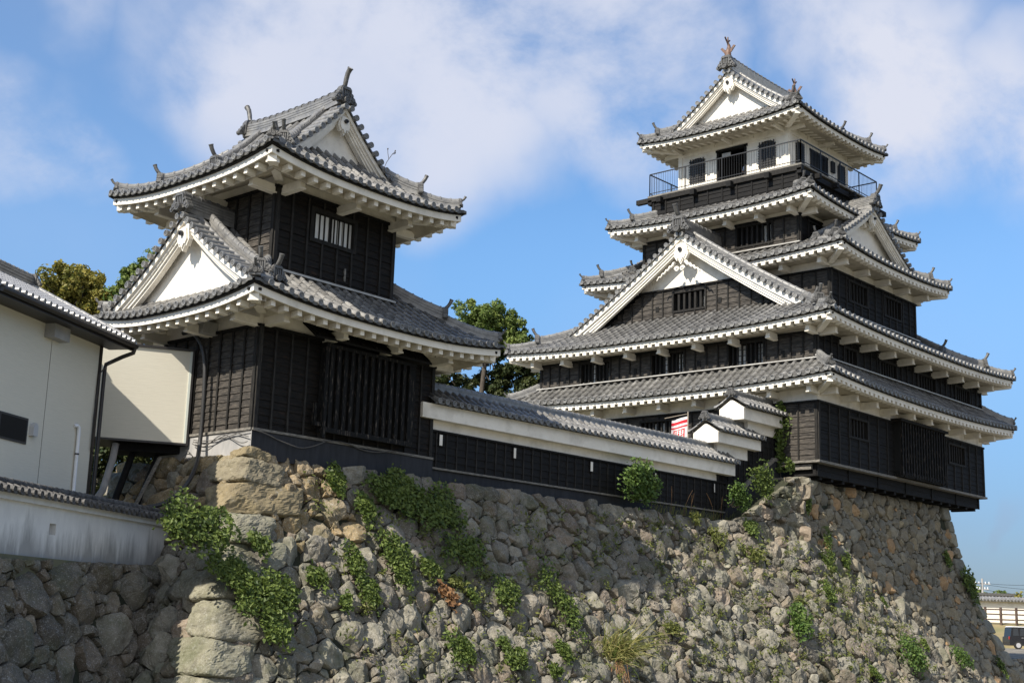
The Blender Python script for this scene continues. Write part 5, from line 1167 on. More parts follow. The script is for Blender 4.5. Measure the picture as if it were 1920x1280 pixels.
def leaves(mb, pts, nrm, size, g, shape=1.35, jit=.8, tcol=None, droop=.3):
    """one folded leaf of two faces per point"""
    n = len(pts); nrm = np.asarray(nrm) + g.normal(0, jit, (n, 3)) * .7; nrm[:, 2] += .15; nrm /= np.linalg.norm(nrm, axis=1)[:, None]
    a = np.cross(nrm, g.normal(0, 1, (n, 3)) + np.array([0, 0, -droop * 2])); a /= np.linalg.norm(a, axis=1)[:, None] + 1e-9; b = np.cross(nrm, a)
    sz = size * g.uniform(.6, 1.25, n)[:, None]; fold = nrm * sz * .22
    p0 = pts - a * sz * shape * .5; p1 = pts + a * sz * shape * .5; l = pts + b * sz * .5 + fold - a * sz * .1; r = pts - b * sz * .5 + fold - a * sz * .1
    V = np.stack([p0, r, p1, l], 1).reshape(-1, 3); F = []
    for i in range(n): F += [(4 * i, 4 * i + 1, 4 * i + 2), (4 * i, 4 * i + 2, 4 * i + 3)]
    t = (g.uniform(0, 1, n) if tcol is None else tcol); c = np.repeat(np.stack([t, t, t], 1), 4, 0)
    mb.add(V, F, 0, False, c)
PLANTS = [
    (-39.96,-7.54,1.92,0.86,0.69,'bush',900,'leafy bright green bush beside the left corner of the stone wall'),
    (-37.84,-7.59,1.83,0.59,0.30,'ivy',260,'small light green creeper just above the broad leafy mat on the corner stones'),
    (-38.88,-8.12,0.90,1.16,0.48,'ivy',900,'broad mat of light green creeper sprawling over the big corner stones'),
    (-38.06,-8.42,0.41,1.04,0.74,'ivy',1100,'bright creeper hanging from the right end of the broad corner mat'),
    (-38.09,-8.96,-0.49,0.50,0.48,'ivy',400,'lowest tail of green creeper below the corner mat'),
    (-34.49,-6.61,3.64,0.38,0.70,'ivy',420,'narrow dark green vine hanging from the coping stones under the lattice window'),
    (-33.56,-6.99,2.92,0.46,0.52,'ivy',300,'sunlit vine tuft just right of the narrow hanging vine'),
    (-34.91,-7.81,1.44,0.47,0.61,'ivy',350,'trailing vine in the middle of the sunlit stones below the turret'),
    (-33.29,-7.60,1.83,0.68,0.79,'ivy',650,'tall bright ivy column below the turret, at the edge of the shade'),
    (-34.45,-8.22,0.75,0.87,0.35,'ivy',360,'low creeper at the foot of the tall bright ivy column'),
    (-36.01,-8.01,1.10,0.60,0.37,'ivy',260,'dark small creeper right of the corner mat, among grey stones'),
    (-35.55,-8.41,0.43,0.50,0.25,'ivy',180,'thin creeper strip low on the sunlit stones'),
    (-32.18,-6.58,3.70,1.09,0.79,'ivy',1100,'dark ivy mass under the turret end, in full shade'),
    (-30.58,-6.80,3.27,1.12,0.84,'ivy',900,'dark ivy mass in shade under the start of the black board wall'),
    (-30.04,-7.35,2.26,0.91,0.68,'ivy',500,'sparse shaded ivy below the dark ivy masses'),
    (-32.05,-7.70,1.64,0.69,0.37,'ivy',260,'half sunlit creeper at the lower edge of the dark ivy'),
    (-30.89,-7.96,1.19,0.82,0.22,'weed',160,'yellow green weed above the withered brown leaves'),
    (-31.37,-8.28,0.64,0.54,0.40,'dry',130,'withered brown leaves hanging on the stones'),
    (-28.98,-8.10,0.95,0.77,0.48,'ivy',420,'dark round clump of leaves in the shade left of the tall ferny plant'),
    (-26.37,-8.13,0.89,0.84,0.95,'ivy',560,'tall dark ferny plant in the shaded middle of the stone wall'),
    (-30.41,-8.17,0.82,0.24,0.31,'ivy',130,'small dark creeper right of the withered leaves'),
    (-31.91,-9.04,-0.62,0.64,0.45,'ivy',320,'feathery green plant low on the wall below the withered leaves'),
    (-29.92,-8.89,-0.38,0.31,0.34,'ivy',130,'small broad leaved plant between round stones left of the grass tuft'),
    (-29.54,-9.31,-1.04,0.50,0.43,'ivy',240,'broad leaved plant at the bottom edge left of the grass tuft'),
    (-27.07,-9.02,-0.57,0.37,0.59,'ivy',240,'upright creeper just left of the grass tuft'),
    (-28.15,-9.47,-1.30,0.67,0.22,'ivy',160,'low leaves at the bottom edge beneath the upright creeper'),
    (-19.72,-6.20,4.86,1.08,0.75,'bush',800,'bushy fern green shrub at the foot of the black board wall'),
    (-13.30,-6.57,5.12,1.07,0.51,'bush',450,'dark green shrub at the foot of the stepped wall'),
    (-12.69,-6.79,4.31,0.59,0.43,'ivy',220,'round light green plant below the dark shrub'),
    (-11.60,-6.96,6.12,1.04,0.66,'ivy',480,'dark ivy climbing the slope beside the stepped wall'),
    (-10.34,-6.90,6.99,0.61,0.27,'ivy',160,'sunny yellow green sprig at the head of the slope by the keep'),
    (-8.91,-7.15,5.71,0.39,1.08,'ivy',420,'long vine running down the corner of the keep base'),
    (-7.95,-7.51,3.64,0.68,0.99,'ivy',480,'bright vine column in the middle of the lit stones below the keep'),
    (-6.36,-7.60,3.28,0.40,0.60,'ivy',200,'short bright vine at the edge of the keep shadow'),
    (-9.82,-8.58,1.84,0.43,0.78,'ivy',240,'thin vine below the bright vine column'),
    (-12.99,-8.85,0.42,0.56,0.82,'bush',280,'light green sapling low on the lit stones'),
    (-4.42,-8.23,1.66,0.23,0.56,'ivy',90,'small vine on the shadow edge below the keep'),
    (-5.51,-9.82,-0.84,1.00,0.76,'bush',600,'green bush at the bottom right of the stone wall'),
    (0.70,-9.36,-1.00,0.67,0.63,'bush',280,'small fern bush at the far right foot of the wall'),
    (-9.56,-10.58,-1.47,1.05,0.25,'ivy',200,'low leaves along the bottom edge under the right bush'),
    (-2.36,-9.08,-0.10,0.41,0.33,'ivy',110,'small round plant above the right bush'),
    (4.33,-7.42,4.02,0.33,0.84,'ivy',260,'dark vine near the right corner of the keep base'),
    (5.91,-7.81,2.54,0.73,1.16,'ivy',480,'dark ivy streak down the right corner stones'),
    (5.91,-9.21,-1.12,0.51,0.51,'ivy',160,'dark plant at the foot of the right corner'),
    (-15.99,-6.39,4.07,0.36,0.62,'weed',150,'wispy weed hanging below the stepped wall end'),
    (-15.12,-6.68,3.61,0.57,0.70,'weed',200,'yellow green weed patch on the lit stones below the shrub'),
    (-13.04,-7.43,2.90,0.68,0.51,'weed',180,'weed patch on the lit stones left of the vine column'),
    (-21.04,-8.61,0.09,0.64,0.40,'weed',160,'yellow weeds right of the grass tuft'),
]
def build_plants():
    for i, (u, v, z, ru, rz, kind, n, lab) in enumerate(PLANTS):
        g = np.random.default_rng(300 + i); keepside = abs(v - float(v_keep(u, z))) < abs(v - float(v_main(u, z))) and u > -9.9
        fn = (lambda U, Z: np.stack([U, v_keep(U, Z), Z], -1)) if keepside else (lambda U, Z: np.stack([U, v_main(U, Z), Z], -1)); pos = surf(fn); mb = MB()
        bush = kind == 'bush'; k = {'ivy': 1.7, 'weed': 1.0, 'dry': 1.2, 'bush': 2.0}[kind]; n = int(n * k)
        # a handful of overlapping lobes make the ragged outline
        nl = (16 if bush else 9) + int(ru * rz * 14); cr = (g.uniform(.18, .50, nl) if bush else g.uniform(.16, .42, nl)) * min(ru, rz) * 1.25; cu = np.zeros(nl); cz = np.zeros(nl)
        for q in range(1, nl):      # every lobe grows out of an earlier one
            for _ in range(8):
                p = g.integers(q); a = g.uniform(0, 2 * np.pi); d = (cr[p] + cr[q]) * .62; cu[q] = cu[p] + d * np.cos(a) * (1.2 if ru > rz else .8); cz[q] = cz[p] + d * np.sin(a) * (1.2 if rz > ru else .8)
                if (cu[q] / ru) ** 2 + (cz[q] / rz) ** 2 < 1.1: break
        w = g.choice(nl, n, p=cr ** 2 / (cr ** 2).sum()); a = g.uniform(0, 2 * np.pi, n); q = np.sqrt(g.uniform(0, 1, n)) * cr[w] * g.uniform(.85, 1.25, n)
        du = cu[w] + q * np.cos(a) + g.normal(0, .07, n) * (g.random(n) < .35); dz = cz[w] + q * np.sin(a) + g.normal(0, .09, n) * (g.random(n) < .35); U = u + np.clip(du, -1.5 * ru, 1.5 * ru); Z = z + np.clip(dz, -1.4 * rz, 1.4 * rz)
        if kind in ('ivy', 'dry'): Z = Z - np.abs(g.normal(0, .12, n)) * rz - (g.random(n) < .10) * g.exponential(.22, n) * rz
        B, Nn = pos(U, Z); dome = np.sqrt(np.maximum(0, 1 - (q / (cr[w] * 1.25)) ** 2))
        hgt = (.14 + g.uniform(.3, 1, n) ** .6 * dome * (min(ru, rz) * 1.1 * (.75 if bush else .22) + .06))
        if bush and z > 4.3: B = B.copy(); Nn = Nn * .6 + np.array([0, -.2, .6])
        P = B + Nn * hgt[:, None]
        if i < 5: P = P + np.array([-.28, -.30, .06])
        size = {'ivy': .092, 'weed': .075, 'dry': .12, 'bush': .10}[kind] * g.uniform(.9, 1.15)
        tc = np.clip(g.normal(.5, .3, n) + (hgt / max(hgt.max(), .1) - .5) * .3, 0, 1)
        leaves(mb, P, Nn, size, g, tcol=tc, shape=1.5 if kind != 'weed' else 2.6)
        mat_ = {'ivy': M['ivy'], 'weed': M['weed'], 'dry': M['dry'], 'bush': M['fern'] if i > 3 else M['ivy']}[kind]
        # stems reaching back to the joints
        st = MB()
        for j in range(6 if not bush else 10):
            m_ = g.integers(n); b0, n0 = pos(np.array([u + g.normal(0, .15) * ru]), np.array([z - .2 * rz])); st.tube([b0[0] - n0[0] * .1, (b0[0] + P[m_]) / 2 + n0[0] * .08, P[m_]], [.014, .01, .006], 5, 0)
        nm = {'ivy': 'ivy_patch', 'weed': 'weed_patch', 'dry': 'withered_creeper', 'bush': 'wall_shrub'}[kind]
        o = mb.build(nm, mat_); s = st.build('stem', M['bark'], o)
        tag(o, lab, {'ivy': 'ivy', 'weed': 'weeds', 'dry': 'creeper', 'bush': 'shrub'}[kind], {'ivy': 'ivy growing on the stone walls', 'weed': 'weeds growing on the stone walls', 'bush': 'shrubs growing on the stone walls', 'dry': None}[kind])
build_plants()
def build_tuft():
    g = np.random.default_rng(9); mb = MB(); c = np.array([-24.75, -9.30, -.85])
    R_ = np.array([.66, -.75, 0]); O_ = np.array([-.35, -.75, 0])
    for i in range(560):
        L = g.uniform(.5, 1.75) * (1 if g.random() > .2 else .6); sx = g.normal(.35, .55); so = abs(g.normal(.25, .22)); p = c + R_ * g.normal(0, .28) + np.array([0, g.normal(0, .06), g.normal(0, .14)])
        up = g.uniform(.55, 1.25); dr = g.uniform(.15, .95); bend = g.uniform(1.2, 2.6); q = np.linspace(0, 1, 8)[:, None]
        pts = p + R_ * sx * L * .75 * q ** 1.3 + O_ * so * L * q + np.array([0, 0, 1.]) * L * (up * q - dr * q ** bend) + g.normal(0, .012, (8, 3)) * q
        sd = R_ * .6 + g.normal(0, .4, 3); sd /= np.linalg.norm(sd); w = (.016 * (1 - q[:, 0] ** 2) + .002) * g.uniform(.6, 1.2)
        V = np.concatenate([pts + sd * w[:, None], pts - sd * w[:, None]]); t = np.clip(g.normal(.5, .33), 0, 1); mb.add(V, [(j, j + 1, 9 + j, 8 + j) for j in range(7)], 0, False, np.full((16, 3), t))
    for i in range(30):
        L = g.uniform(.5, 1.1); p = c + R_ * g.normal(-.1, .16) + np.array([0, -.1, 0]); q = np.linspace(0, 1, 7)[:, None]; pts = p + R_ * g.normal(0, .25) * L * q + O_ * .35 * L * q + np.array([0, 0, -1.]) * L * q ** 1.4; mb.tube(pts, .007, 4, 1)
    tag(mb.build('grass_tuft', [leaf_mat('pampas_blade', (.10, .15, .03), (.42, .37, .15)), M['dry']]), 'arching tuft of long yellow green grass low on the stone wall', 'grass')
build_tuft()
def build_small_weeds():
    g = np.random.default_rng(77); mb = MB()
    fn = lambda U, Z: np.stack([U, v_main(U, Z), Z], -1)
    for i in range(620):
        u = g.uniform(-20, -2.5) if i % 3 else g.uniform(-36, -20); z = g.uniform(-1.7, 4.0)
        if u > -9 and v_main(u, z) > v_keep(u, z) - .1: continue
        B, Nn = surf(fn)(np.array([u]), np.array([z])); n = int(g.integers(6, 26)); r = g.uniform(.05, .22)
        P = B + g.normal(0, r, (n, 3)) * np.array([1, .4, .8]) + Nn * (.10 + np.abs(g.normal(0, .06, (n, 1)))); leaves(mb, P, np.repeat(Nn, n, 0), .062, g, shape=2.2)
    o = mb.build('wall_weeds', M['weed']); o['kind'] = 'stuff'; o['label'] = 'small weeds and moss tufts in the joints of the stone wall'
    # seeding grass on the coping below the black boards
    mb = MB()
    for i in range(150):
        u = g.uniform(-18.5, -12.5); p = np.array([u, -6.15 + g.normal(0, .05), 4.42]); L = g.uniform(.15, .5) if i > 6 else g.uniform(.8, 1.1); a = g.normal(0, .35)
        pts = np.array([p + np.array([math.sin(a) * L * q * q, -.12 * L * q, L * q]) for q in np.linspace(0, 1, 5)]); mb.tube(pts, [.009, .008, .007, .005, .003] if i > 6 else [.006, .006, .006, .016, .012], 4, 0 if i > 6 else 1)
        mb.c.append((mb.n - 0, 0, np.ones(3)))
    o = mb.build('coping_grass', [M['weed'], M['dry']]); o['kind'] = 'stuff'; o['label'] = 'thin grass along the top of the stone wall'
build_small_weeds()
def build_vine():
    g = np.random.default_rng(5); mb = MB(); n = 520; z = g.uniform(6.9, 9.95, n); P = np.stack([-8.82 + g.normal(0, .10, n), -6.05 + g.normal(0, .17, n) * (1 + .5 * np.sin(z * 3)), z], 1); leaves(mb, P, np.tile([-.8, -.6, 0], (n, 1)), .13, g)
    st = MB(); st.tube([(-8.72, -6.05 + .08 * math.sin(q * 2), q) for q in np.linspace(6.6, 9.8, 20)], .02, 6, 0)
    o = mb.build('climbing_vine', M['ivy']); st.build('stem', M['bark'], o); tag(o, 'vine climbing the keep wall beside the upper tiled step', 'ivy', 'ivy growing on the stone walls')
    # dry sprig rooted in the turret roof
    m = MB(); b = np.array([-33.2, -6.55, 13.62])
    for pts in ([(0, 0, 0), (.08, -.05, .25), (.22, -.12, .52), (.30, -.16, .62)], [(.13, -.08, .35), (.10, -.06, .52), (.09, -.05, .66)], [(.22, -.12, .52), (.31, -.15, .56)]): m.tube([b + np.array(q) for q in pts], .009, 5, 0)
    for q in ((.30, -.16, .63), (.09, -.05, .66), (.31, -.15, .57)): m.tube([b + np.array(q), b + np.array(q) + np.array([.01, 0, .04])], .02, 5, 0)
    tag(m.build('roof_sprig', M['bark']), 'dry sprig growing from the gable edge of the turret roof', 'plant')
build_vine()
def tree(name, label, base, h, blobs, m, n, size, seed, group=None, limbs=8):
    g = np.random.default_rng(seed); base = np.array(base, float); t = thing(name, label, 'tree', base + np.array([0, 0, ZO]), group); mb = MB(); tr = MB()
    bl = np.array(blobs, float); vol = bl[:, 3] ** 2; w = g.choice(len(bl), n, p=vol / vol.sum())
    # sub-clumps on every blob leave gaps between them
    sub = []
    for b in bl:
        for k in range(16): d = g.normal(0, 1, 3); d /= np.linalg.norm(d); sub.append((*(b[:3] + d * b[3] * g.uniform(.45, 1.0) * np.array([1, 1, .8])), b[3] * g.uniform(.22, .42)))
    sub = np.array(sub).reshape(len(bl), 16, 4); k = g.integers(0, 16, n); s = sub[w, k]; d = g.normal(0, 1, (n, 3)); d /= np.linalg.norm(d, axis=1)[:, None]
    P = s[:, :3] + d * s[:, 3:] * (g.uniform(.2, 1, (n, 1)) ** .5); ct = g.normal(0, .18, (len(bl), 16))[w, k]
    leaves(mb, P, d, size, g, tcol=np.clip(g.normal(.45, .25, n) + ct, 0, 1)); mb.build('crown', m, t)
    top = bl[:, :3].mean(0); tr.tube([base, base * .6 + top * .4 + g.normal(0, .15, 3), top], [.28, .2, .1], 8, 0)
    for b in bl[:limbs]: tr.tube([base * .2 + top * .8, (top + b[:3]) / 2 + g.normal(0, .3, 3), b[:3]], [.07, .05, .02], 6, 0)
    for j in range(limbs * 3): b = sub[g.integers(len(bl)), g.integers(16)]; tr.tube([base * .15 + top * .85 + g.normal(0, .5, 3), b[:3] * .6 + top * .4 + g.normal(0, .3, 3), b[:3]], [.035, .025, .01], 5, 0)
    tr.build('trunk', M['bark'], t)
G_ = 'trees growing behind the castle walls'
XR = np.array([.6609, -.7505, 0.]); AW = np.array([.746, .6655, 0.])
def around(c, L): return [(*(np.array(c) + XR * a + AW * d + np.array([0, 0, b])), r) for (a, b, d, r) in L]
tree('tree', 'yellowing bushy tree behind the annex roof at the left', (-29.5, 17.5, 4.0), 10, around((-29.7, 17.7, 13.4), [(0, .9, 0, 1.2), (-1.1, .5, .4, 1.1), (1.1, .4, 0, 1.1), (1.9, -.1, .3, 1.0), (-1.8, .1, 0, 1.0), (0, -.5, 0, 1.5), (.9, 1.0, .5, .7), (-2.4, .7, 1, .6), (2.6, -.5, .4, .9), (3.2, -.9, .3, .8)]), M['tree_y'], 16000, .15, 1, G_)
tree('tree', 'tree top peeping over the left end of the lower turret roof', (-27.2, 15.3, 4.0), 10, around((-27.3, 15.2, 14.2), [(0, .9, 0, .9), (.7, .8, 0, .8), (-.6, .0, 0, .9), (.9, -.1, 0, 1.0), (-.9, -.7, 0, 1.1), (1.6, .4, 0, .8), (-.3, .5, 0, .7)]), M['tree_a'], 9000, .15, 2, G_)
tree('tree', 'round green tree crown between turret and keep', (-3.4, 17.6, 6.0), 12, around((-3.0, 17.2, 17.1), [(-.8, 1.0, 0, 1.05), (.6, 1.1, 0, 1.0), (0, .2, 0, 1.4), (1.4, .2, .3, 1.1), (-1.5, .1, 0, 1.0), (1.9, -.9, 0, .9), (.4, -1.0, .3, 1.3), (-1.2, -1.0, .5, 1.1), (2.3, -.3, .5, .7)]), M['tree_a'], 17000, .15, 3, G_, 6)
tree('tree', 'dark shaded tree under the big left eave of the keep', (-1.2, 15.2, 6.0), 10, around((-1.0, 15.2, 14.6), [(0, 1.0, 0, 1.2), (1.2, .2, 0, 1.2), (-1.1, .2, .5, 1.1), (.2, -.8, .5, 1.3), (1.8, -1.2, 0, 1.1), (-1.2, -1.5, .5, 1.2), (.6, -2.2, 0, 1.3), (-2.4, -.4, .8, 1.0), (-2.4, -1.9, .6, 1.1), (-.6, -3.0, .4, 1.2), (1.8, -2.8, .2, 1.1), (-2.0, -3.2, .6, 1.1)]), M['tree_d'], 24000, .16, 4, G_, 3)
tree('tree', 'bare limbed dark tree behind the turret eave and the tiled wall', (-4.4, 19.0, 6.0), 9, around((-4.2, 18.9, 14.0), [(-.2, .6, 0, 1.1), (1.0, -.4, .5, 1.1), (-1.0, -.4, 0, 1.1), (.3, -1.6, .6, 1.2), (1.7, -1.6, .6, 1.0), (-1.2, -1.8, .4, 1.1), (.4, -2.8, .4, 1.1)]), M['tree_d'], 14000, .16, 6, G_, 3)
tree('hedge_shrub', 'dark shrub growing in the gap beneath the link box', (-37.5, 2.6, 1.2), 3, [(-37.3, 2.4, 4.2, 1.3), (-36.4, 1.6, 4.9, 1.2), (-37.0, 3.4, 5.2, 1.2), (-35.6, 1.4, 5.4, 1.0), (-36.6, 2.6, 3.6, 1.2), (-38.4, 2.6, 3.6, 1.1)], M['tree_d'], 7000, .14, 12, None, 4)
# ------------------------------------------------------------------ what shows past the right corner of the wall
CAM = np.array([-60.031, -36.004, 0.])
def far(px, D, z): a = (px - 960) / 2540.4 * D; return CAM + AW * D + XR * a + np.array([0, 0, z])
def build_yard():
    # yard and grassy bank: z along the view depth
    mb = MB(); ds = [(58, -2.0), (86, -1.9), (96, -.38), (111, -.36), (112, .1), (120, 1.75), (150, 1.8), (240, 1.8)]; V = []
    for d, z in ds: V += [far(1500, d, z + .01), far(2600, d, z + .01)]
    mb.add(V[:8], [(0, 1, 3, 2), (2, 3, 5, 4), (4, 5, 7, 6)]); o = mb.build('yard', mat('yard_gravel', (.13, .12, .10), (.19, .175, .15), rough=1, nscale=2)); o['kind'] = 'structure'
    mb = MB(); mb.add(V[6:], [(2 * i, 2 * i + 1, 2 * i + 3, 2 * i + 2) for i in range(4)]); o = mb.build('grass_bank', M['grass_dry']); o['kind'] = 'structure'
build_yard()
def build_far():
    wood = mat('fence_wood', (.05, .03, .022), (.09, .06, .045), rough=.8)
    f = thing('post_fence', 'dark wooden post and rail fence on the dry bank at the right edge', 'fence', far(1850, 119, 1.7) + np.array([0, 0, ZO]))
    for i in range(8):
        px = 1760 + i * 28.5; m = MB(); m.beam(far(px, 119, 1.5), far(px, 119, 3.05), .17, .17, 0); m.build('post', wood, f)
    for z in (2.85, 2.45, 2.0): m = MB(); m.beam(far(1740, 119, z), far(1990, 119, z), .07, .11, 0); m.build('rail', wood, f)
    w = thing('white_wall', 'distant white wall with dark tile coping behind the post fence', 'wall', far(1850, 125, 1.7) + np.array([0, 0, ZO]))
    m = MB(); m.beam(far(1690, 125, 2.7), far(2050, 125, 2.7), .3, 2.0, 0); m.build('plaster_face', M['plaster'], w)
    m = MB(); a, b = far(1690, 125, 3.75), far(2050, 125, 3.75); m.sweep([a, (a + b) / 2, b], [(-.6, -.05), (.6, -.05), (.6, .03), (.08, .38), (-.08, .38), (-.6, .03)], 0)
    for i in range(58): p = far(1692 + i * 6.2, 125, 3.80); m.tube([p - AW * .66 + np.array([0, 0, -.0]), p - AW * .1 + np.array([0, 0, .3])], .09, 7, 0)
    m.build('tiled_coping', M['tile'], w)
    h = thing('house', 'grey roofed house just showing over the distant white wall', 'house', far(1858, 142, 1.8) + np.array([0, 0, ZO]))
    m = MB(); m.obox(far(1848, 142, 2.8), XR * 3.0, AW * 3, (0, 0, 1.1), 0); m.build('wall', M['plaster'], h)
    c = far(1848, 142, 0); m = MB(); m.prism([(-5.2, 4.0), (-4.6, 4.05), (-2.6, 4.72), (1.5, 4.72), (2.5, 4.2), (3.4, 3.85), (3.4, 3.7), (-5.2, 3.75)], c - AW * 3.4, XR, np.array([0, 0, 1.]), AW * 6.8, 0)
    m.beam(c - AW * 3.5 + XR * -2.7 + np.array([0, 0, 4.8]), c - AW * 3.5 + XR * 1.55 + np.array([0, 0, 4.8]), .5, .25, 1); m.build('roof', [M['annex_tile'], M['tile_dark']], h)
    lab = ['leftmost low tree on the skyline beyond the grey roofed house', 'highest low tree on the skyline, behind the utility pole', 'rightmost low tree on the skyline beside the utility pole', 'low tree behind the ridge of the grey roofed house']
    for i, (px, z, r) in enumerate([(1800, 5.0, 1.9), (1868, 5.0, 1.9), (1906, 4.7, 1.9), (1834, 5.2, 1.8)]):
        c = far(px, 172, z); tree('tree', lab[i], far(px, 172, 1.8), 4, around(c, [(0, .4, 0, r * .75), (-r * .8, -.1, 0, r * .6), (r * .8, 0, 0, r * .6), (0, -.9, 0, r)]), M['tree_a'] if i % 2 else M['tree_y'], 1500, .35, 40 + i, 'low trees on the far skyline', 4)
    p = thing('utility_pole', 'pale concrete utility pole with crossarms beyond the distant house', 'pole', far(1842, 155, 1.8) + np.array([0, 0, ZO]))
    m = MB(); m.tube([far(1842, 155, 1.8), far(1842, 155, 7.1)], [.16, .11], 10, 0); m.build('shaft', M['concrete'], p)
    for z, w in ((6.5, .9), (5.9, .7)):
        m = MB(); q = far(1842, 155, z); m.beam(q - XR * w, q + XR * w, .1, .1, 0); m.build('crossarm', M['concrete'], p)
        m = MB()
        for s in (-.85, -.4, .4, .85): m.tube([q + XR * w * s, q + XR * w * s + np.array([0, 0, .25])], .06, 6, 0)
        m.build('insulator', M['pvc'], p)
    m = MB(); q = far(1842, 155, 5.2); m.tube([q + XR * .32 - np.array([0, 0, .35]), q + XR * .32 + np.array([0, 0, .3])], .22, 10, 0); m.build('transformer', M['concrete'], p)
    m = MB()
    for (z0, z1, px1, D1_) in ((6.6, 6.9, 1700, 150), (6.55, 5.9, 1700, 146), (6.3, 6.0, 1700, 146), (6.6, 7.2, 2000, 160), (6.5, 6.3, 2000, 158), (5.9, 5.6, 2000, 157)):
        a, b = far(1842, 155, z0), far(px1, D1_, z1); m.tube([a + (b - a) * q - np.array([0, 0, 1.2 * q * (1 - q)]) for q in np.linspace(0, 1, 9)], .018, 4, 0)
    tag(m.build('power_lines', M['iron']), 'thin power lines strung from the distant utility pole', 'wire')
build_far()
def build_car():
    o = far(1888, 100, -.36); t = thing('parked_car', 'small black boxy car with a bright reflection on its roof parked below the dry bank', 'car', o + np.array([0, 0, ZO]))
    paint = mat('black_car_paint', (.012, .012, .014), rough=.25, spec=.6); roofm = mat('car_roof_reflection', (.72, .73, .75), rough=.3); glass = mat('car_glass', (.03, .035, .04), rough=.08, spec=.8); rub = mat('tyre_rubber', (.02, .02, .02), rough=.9); rim = mat('wheel_rim', (.4, .4, .42), rough=.35); red = mat('tail_lamp_red', (.4, .02, .02), rough=.3)
    P = lambda a, d, z: o + XR * a + AW * d + np.array([0, 0, z]); up = np.array([0, 0, 1.])
    body = [(.02, .28), (.0, .5), (.03, .86), (.16, .90), (3.30, .84), (3.38, .70), (3.40, .30), (3.2, .24), (.2, .24)]
    m = MB(); m.prism(body, P(0, 0, 0), XR, up, AW * 1.46, 0); cab = [(.10, .88), (.20, 1.50), (.30, 1.56), (2.25, 1.56), (2.40, 1.48), (2.72, .86)]; m.prism(cab, P(0, .06, 0), XR, up, AW * 1.34, 0); bd = m.build('body', paint, t)
    m = MB(); m.prism([(.22, 1.55), (.30, 1.61), (2.28, 1.61), (2.36, 1.55)], P(0, .04, 0), XR, up, AW * 1.38, 0); m.build('roof', roofm, t)  # sky reflection on the black roof, painted as a pale colour
    for (a, b) in (((.28, .70)), ((.78, 1.46)), ((1.54, 2.35))):
        m = MB(); m.prism([(a, .94), (a + .04, 1.46), (b - .06 if b < 2 else b - .14, 1.46), (b if b < 2 else b + .12, .94)], P(0, .045, 0), XR, up, AW * .03, 0); m.build('side_window', glass, t)
    for a in (.62, 2.78):
        m = MB(); m.tube([P(a, -.02, .27), P(a, .18, .27)], .275, 18, 0, True, False); wh = m.build('wheel', rub, t); m = MB(); m.tube([P(a, -.04, .27), P(a, .02, .27)], .17, 14, 0, True, False); m.build('rim', rim, wh)
    m = MB(); m.obox(P(.02, .1, .78), XR * .03, AW * .06, up * .1, 0); m.build('tail_lamp', red, t)
    for a in (.95, 1.62): m = MB(); m.obox(P(a, -.01, .80), XR * .08, AW * .012, up * .012, 0); m.build('door_handle', rim, t)
    m = MB(); m.obox(P(1.7, -.01, .30), XR * 1.4, AW * .02, up * .05, 0); m.build('sill', rub, t)
build_car()
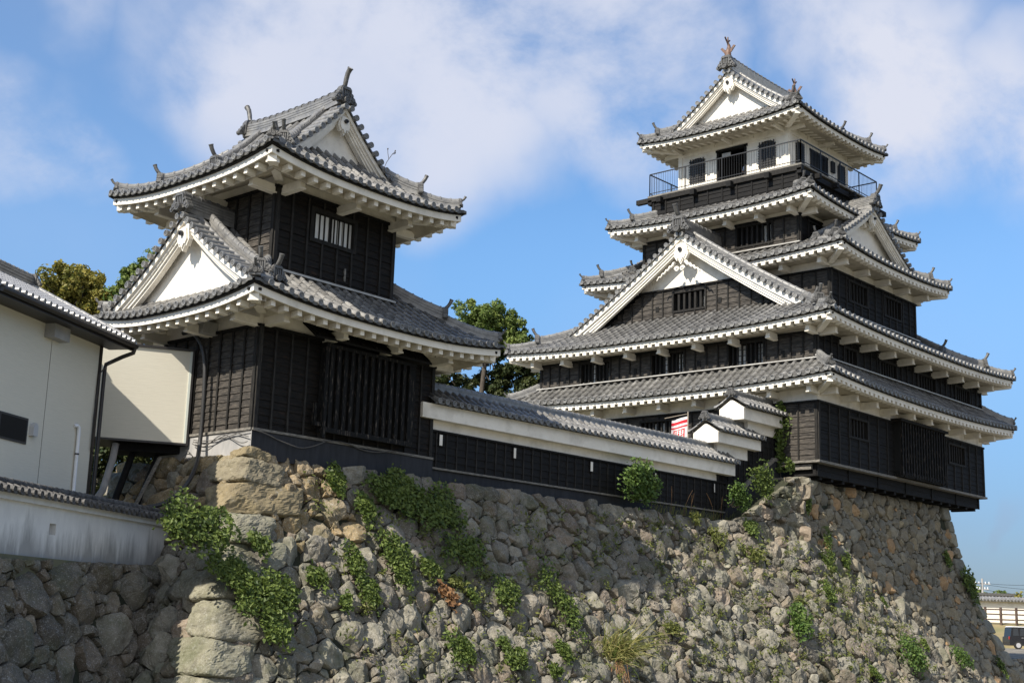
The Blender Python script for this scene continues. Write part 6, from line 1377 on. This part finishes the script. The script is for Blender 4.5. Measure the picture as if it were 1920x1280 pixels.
def build_person():
    """visitor seen in the balcony doorway, dark hair, pale blue shirt, hands on a camera strap"""
    x, y, z0 = -2.45, -.48, 22.585; t = thing('person', 'person in a pale blue shirt standing in the balcony doorway of the keep', 'person', (x, y, z0 + ZO))
    me = bpy.data.meshes.new('body'); H = 1.34; s = H / 1.7
    J = {'pel': (0, 0, .92), 'sp': (0, 0, 1.15), 'ch': (.01, 0, 1.35), 'nk': (0, 0, 1.47), 'hd': (-.02, 0, 1.58), 'tp': (-.01, 0, 1.68),
         'sl': (0, .19, 1.40), 'el': (-.03, .24, 1.13), 'wl': (-.18, .16, 1.0), 'hl': (-.24, .11, 1.04), 'sr': (0, -.19, 1.40), 'er': (-.03, -.24, 1.13), 'wr': (-.18, -.16, 1.0), 'hr': (-.24, -.11, 1.04),
         'pl': (0, .1, .88), 'kl': (-.02, .11, .48), 'al': (.01, .11, .08), 'tl': (-.14, .12, .04), 'pr': (0, -.1, .88), 'kr': (-.02, -.11, .48), 'ar': (.01, -.11, .08), 'tr': (-.14, -.12, .04)}
    E = 'pel sp,sp ch,ch nk,nk hd,hd tp,ch sl,sl el,el wl,wl hl,ch sr,sr er,er wr,wr hr,pel pl,pl kl,kl al,al tl,pel pr,pr kr,kr ar,ar tr'
    Rr = {'pel': .15, 'sp': .13, 'ch': .14, 'nk': .055, 'hd': .095, 'tp': .07, 'sl': .07, 'sr': .07, 'el': .05, 'er': .05, 'wl': .035, 'wr': .035, 'hl': .04, 'hr': .04, 'pl': .09, 'pr': .09, 'kl': .065, 'kr': .065, 'al': .045, 'ar': .045, 'tl': .04, 'tr': .04}
    K = list(J); me.from_pydata([tuple(q * s for q in J[k]) for k in K], [tuple(K.index(q) for q in e.split()) for e in E.split(',')], []); o = bpy.data.objects.new('body', me); COL.objects.link(o); o.parent = t
    md = o.modifiers.new('skin', 'SKIN'); sv = me.skin_vertices[0].data
    for i, k in enumerate(K): sv[i].radius = (Rr[k] * s, Rr[k] * s)
    sv[0].use_root = True; sb = o.modifiers.new('sub', 'SUBSURF'); sb.levels = 2; sb.render_levels = 2
    dg = bpy.context.evaluated_depsgraph_get(); m2 = bpy.data.meshes.new_from_object(o.evaluated_get(dg)); o.modifiers.clear(); o.data = m2
    skin, shirt, trou = mat('skin', (.50, .33, .24), rough=.6), mat('pale_blue_shirt', (.42, .48, .60), rough=.8), mat('dark_trousers', (.05, .05, .06), rough=.8)
    m2.materials.clear()
    for q in (skin, shirt, trou): m2.materials.append(q)
    for p in m2.polygons:
        c = p.center / s; p.use_smooth = True; p.material_index = 2 if c.z < .93 else (1 if c.z < 1.45 and not (c.x < -.1 and c.z < 1.12) else 0)
    m = MB(); g = np.random.default_rng(2); hair = mat('dark_hair', (.015, .013, .012), rough=.6); c = np.array([x, y, z0]) + s * np.array([.005, 0, 1.63])
    V = []; n = 14
    for i in range(8):
        for j in range(n): a = i / 7 * 1.75; b = 2 * math.pi * j / n; V.append(c + s * np.array([.02 + .112 * math.sin(a) * math.cos(b), .105 * math.sin(a) * math.sin(b), .105 * math.cos(a) - (.03 if math.cos(b) > 0 else -.035) * math.sin(a)]))
    m.add(V, [(i * n + j, i * n + (j + 1) % n, (i + 1) * n + (j + 1) % n, (i + 1) * n + j) for i in range(7) for j in range(n)], 0, True); m.build('hair', hair, t)
build_person()
for o in list(bpy.data.objects):
    if 'wloc' in o: del o['wloc']
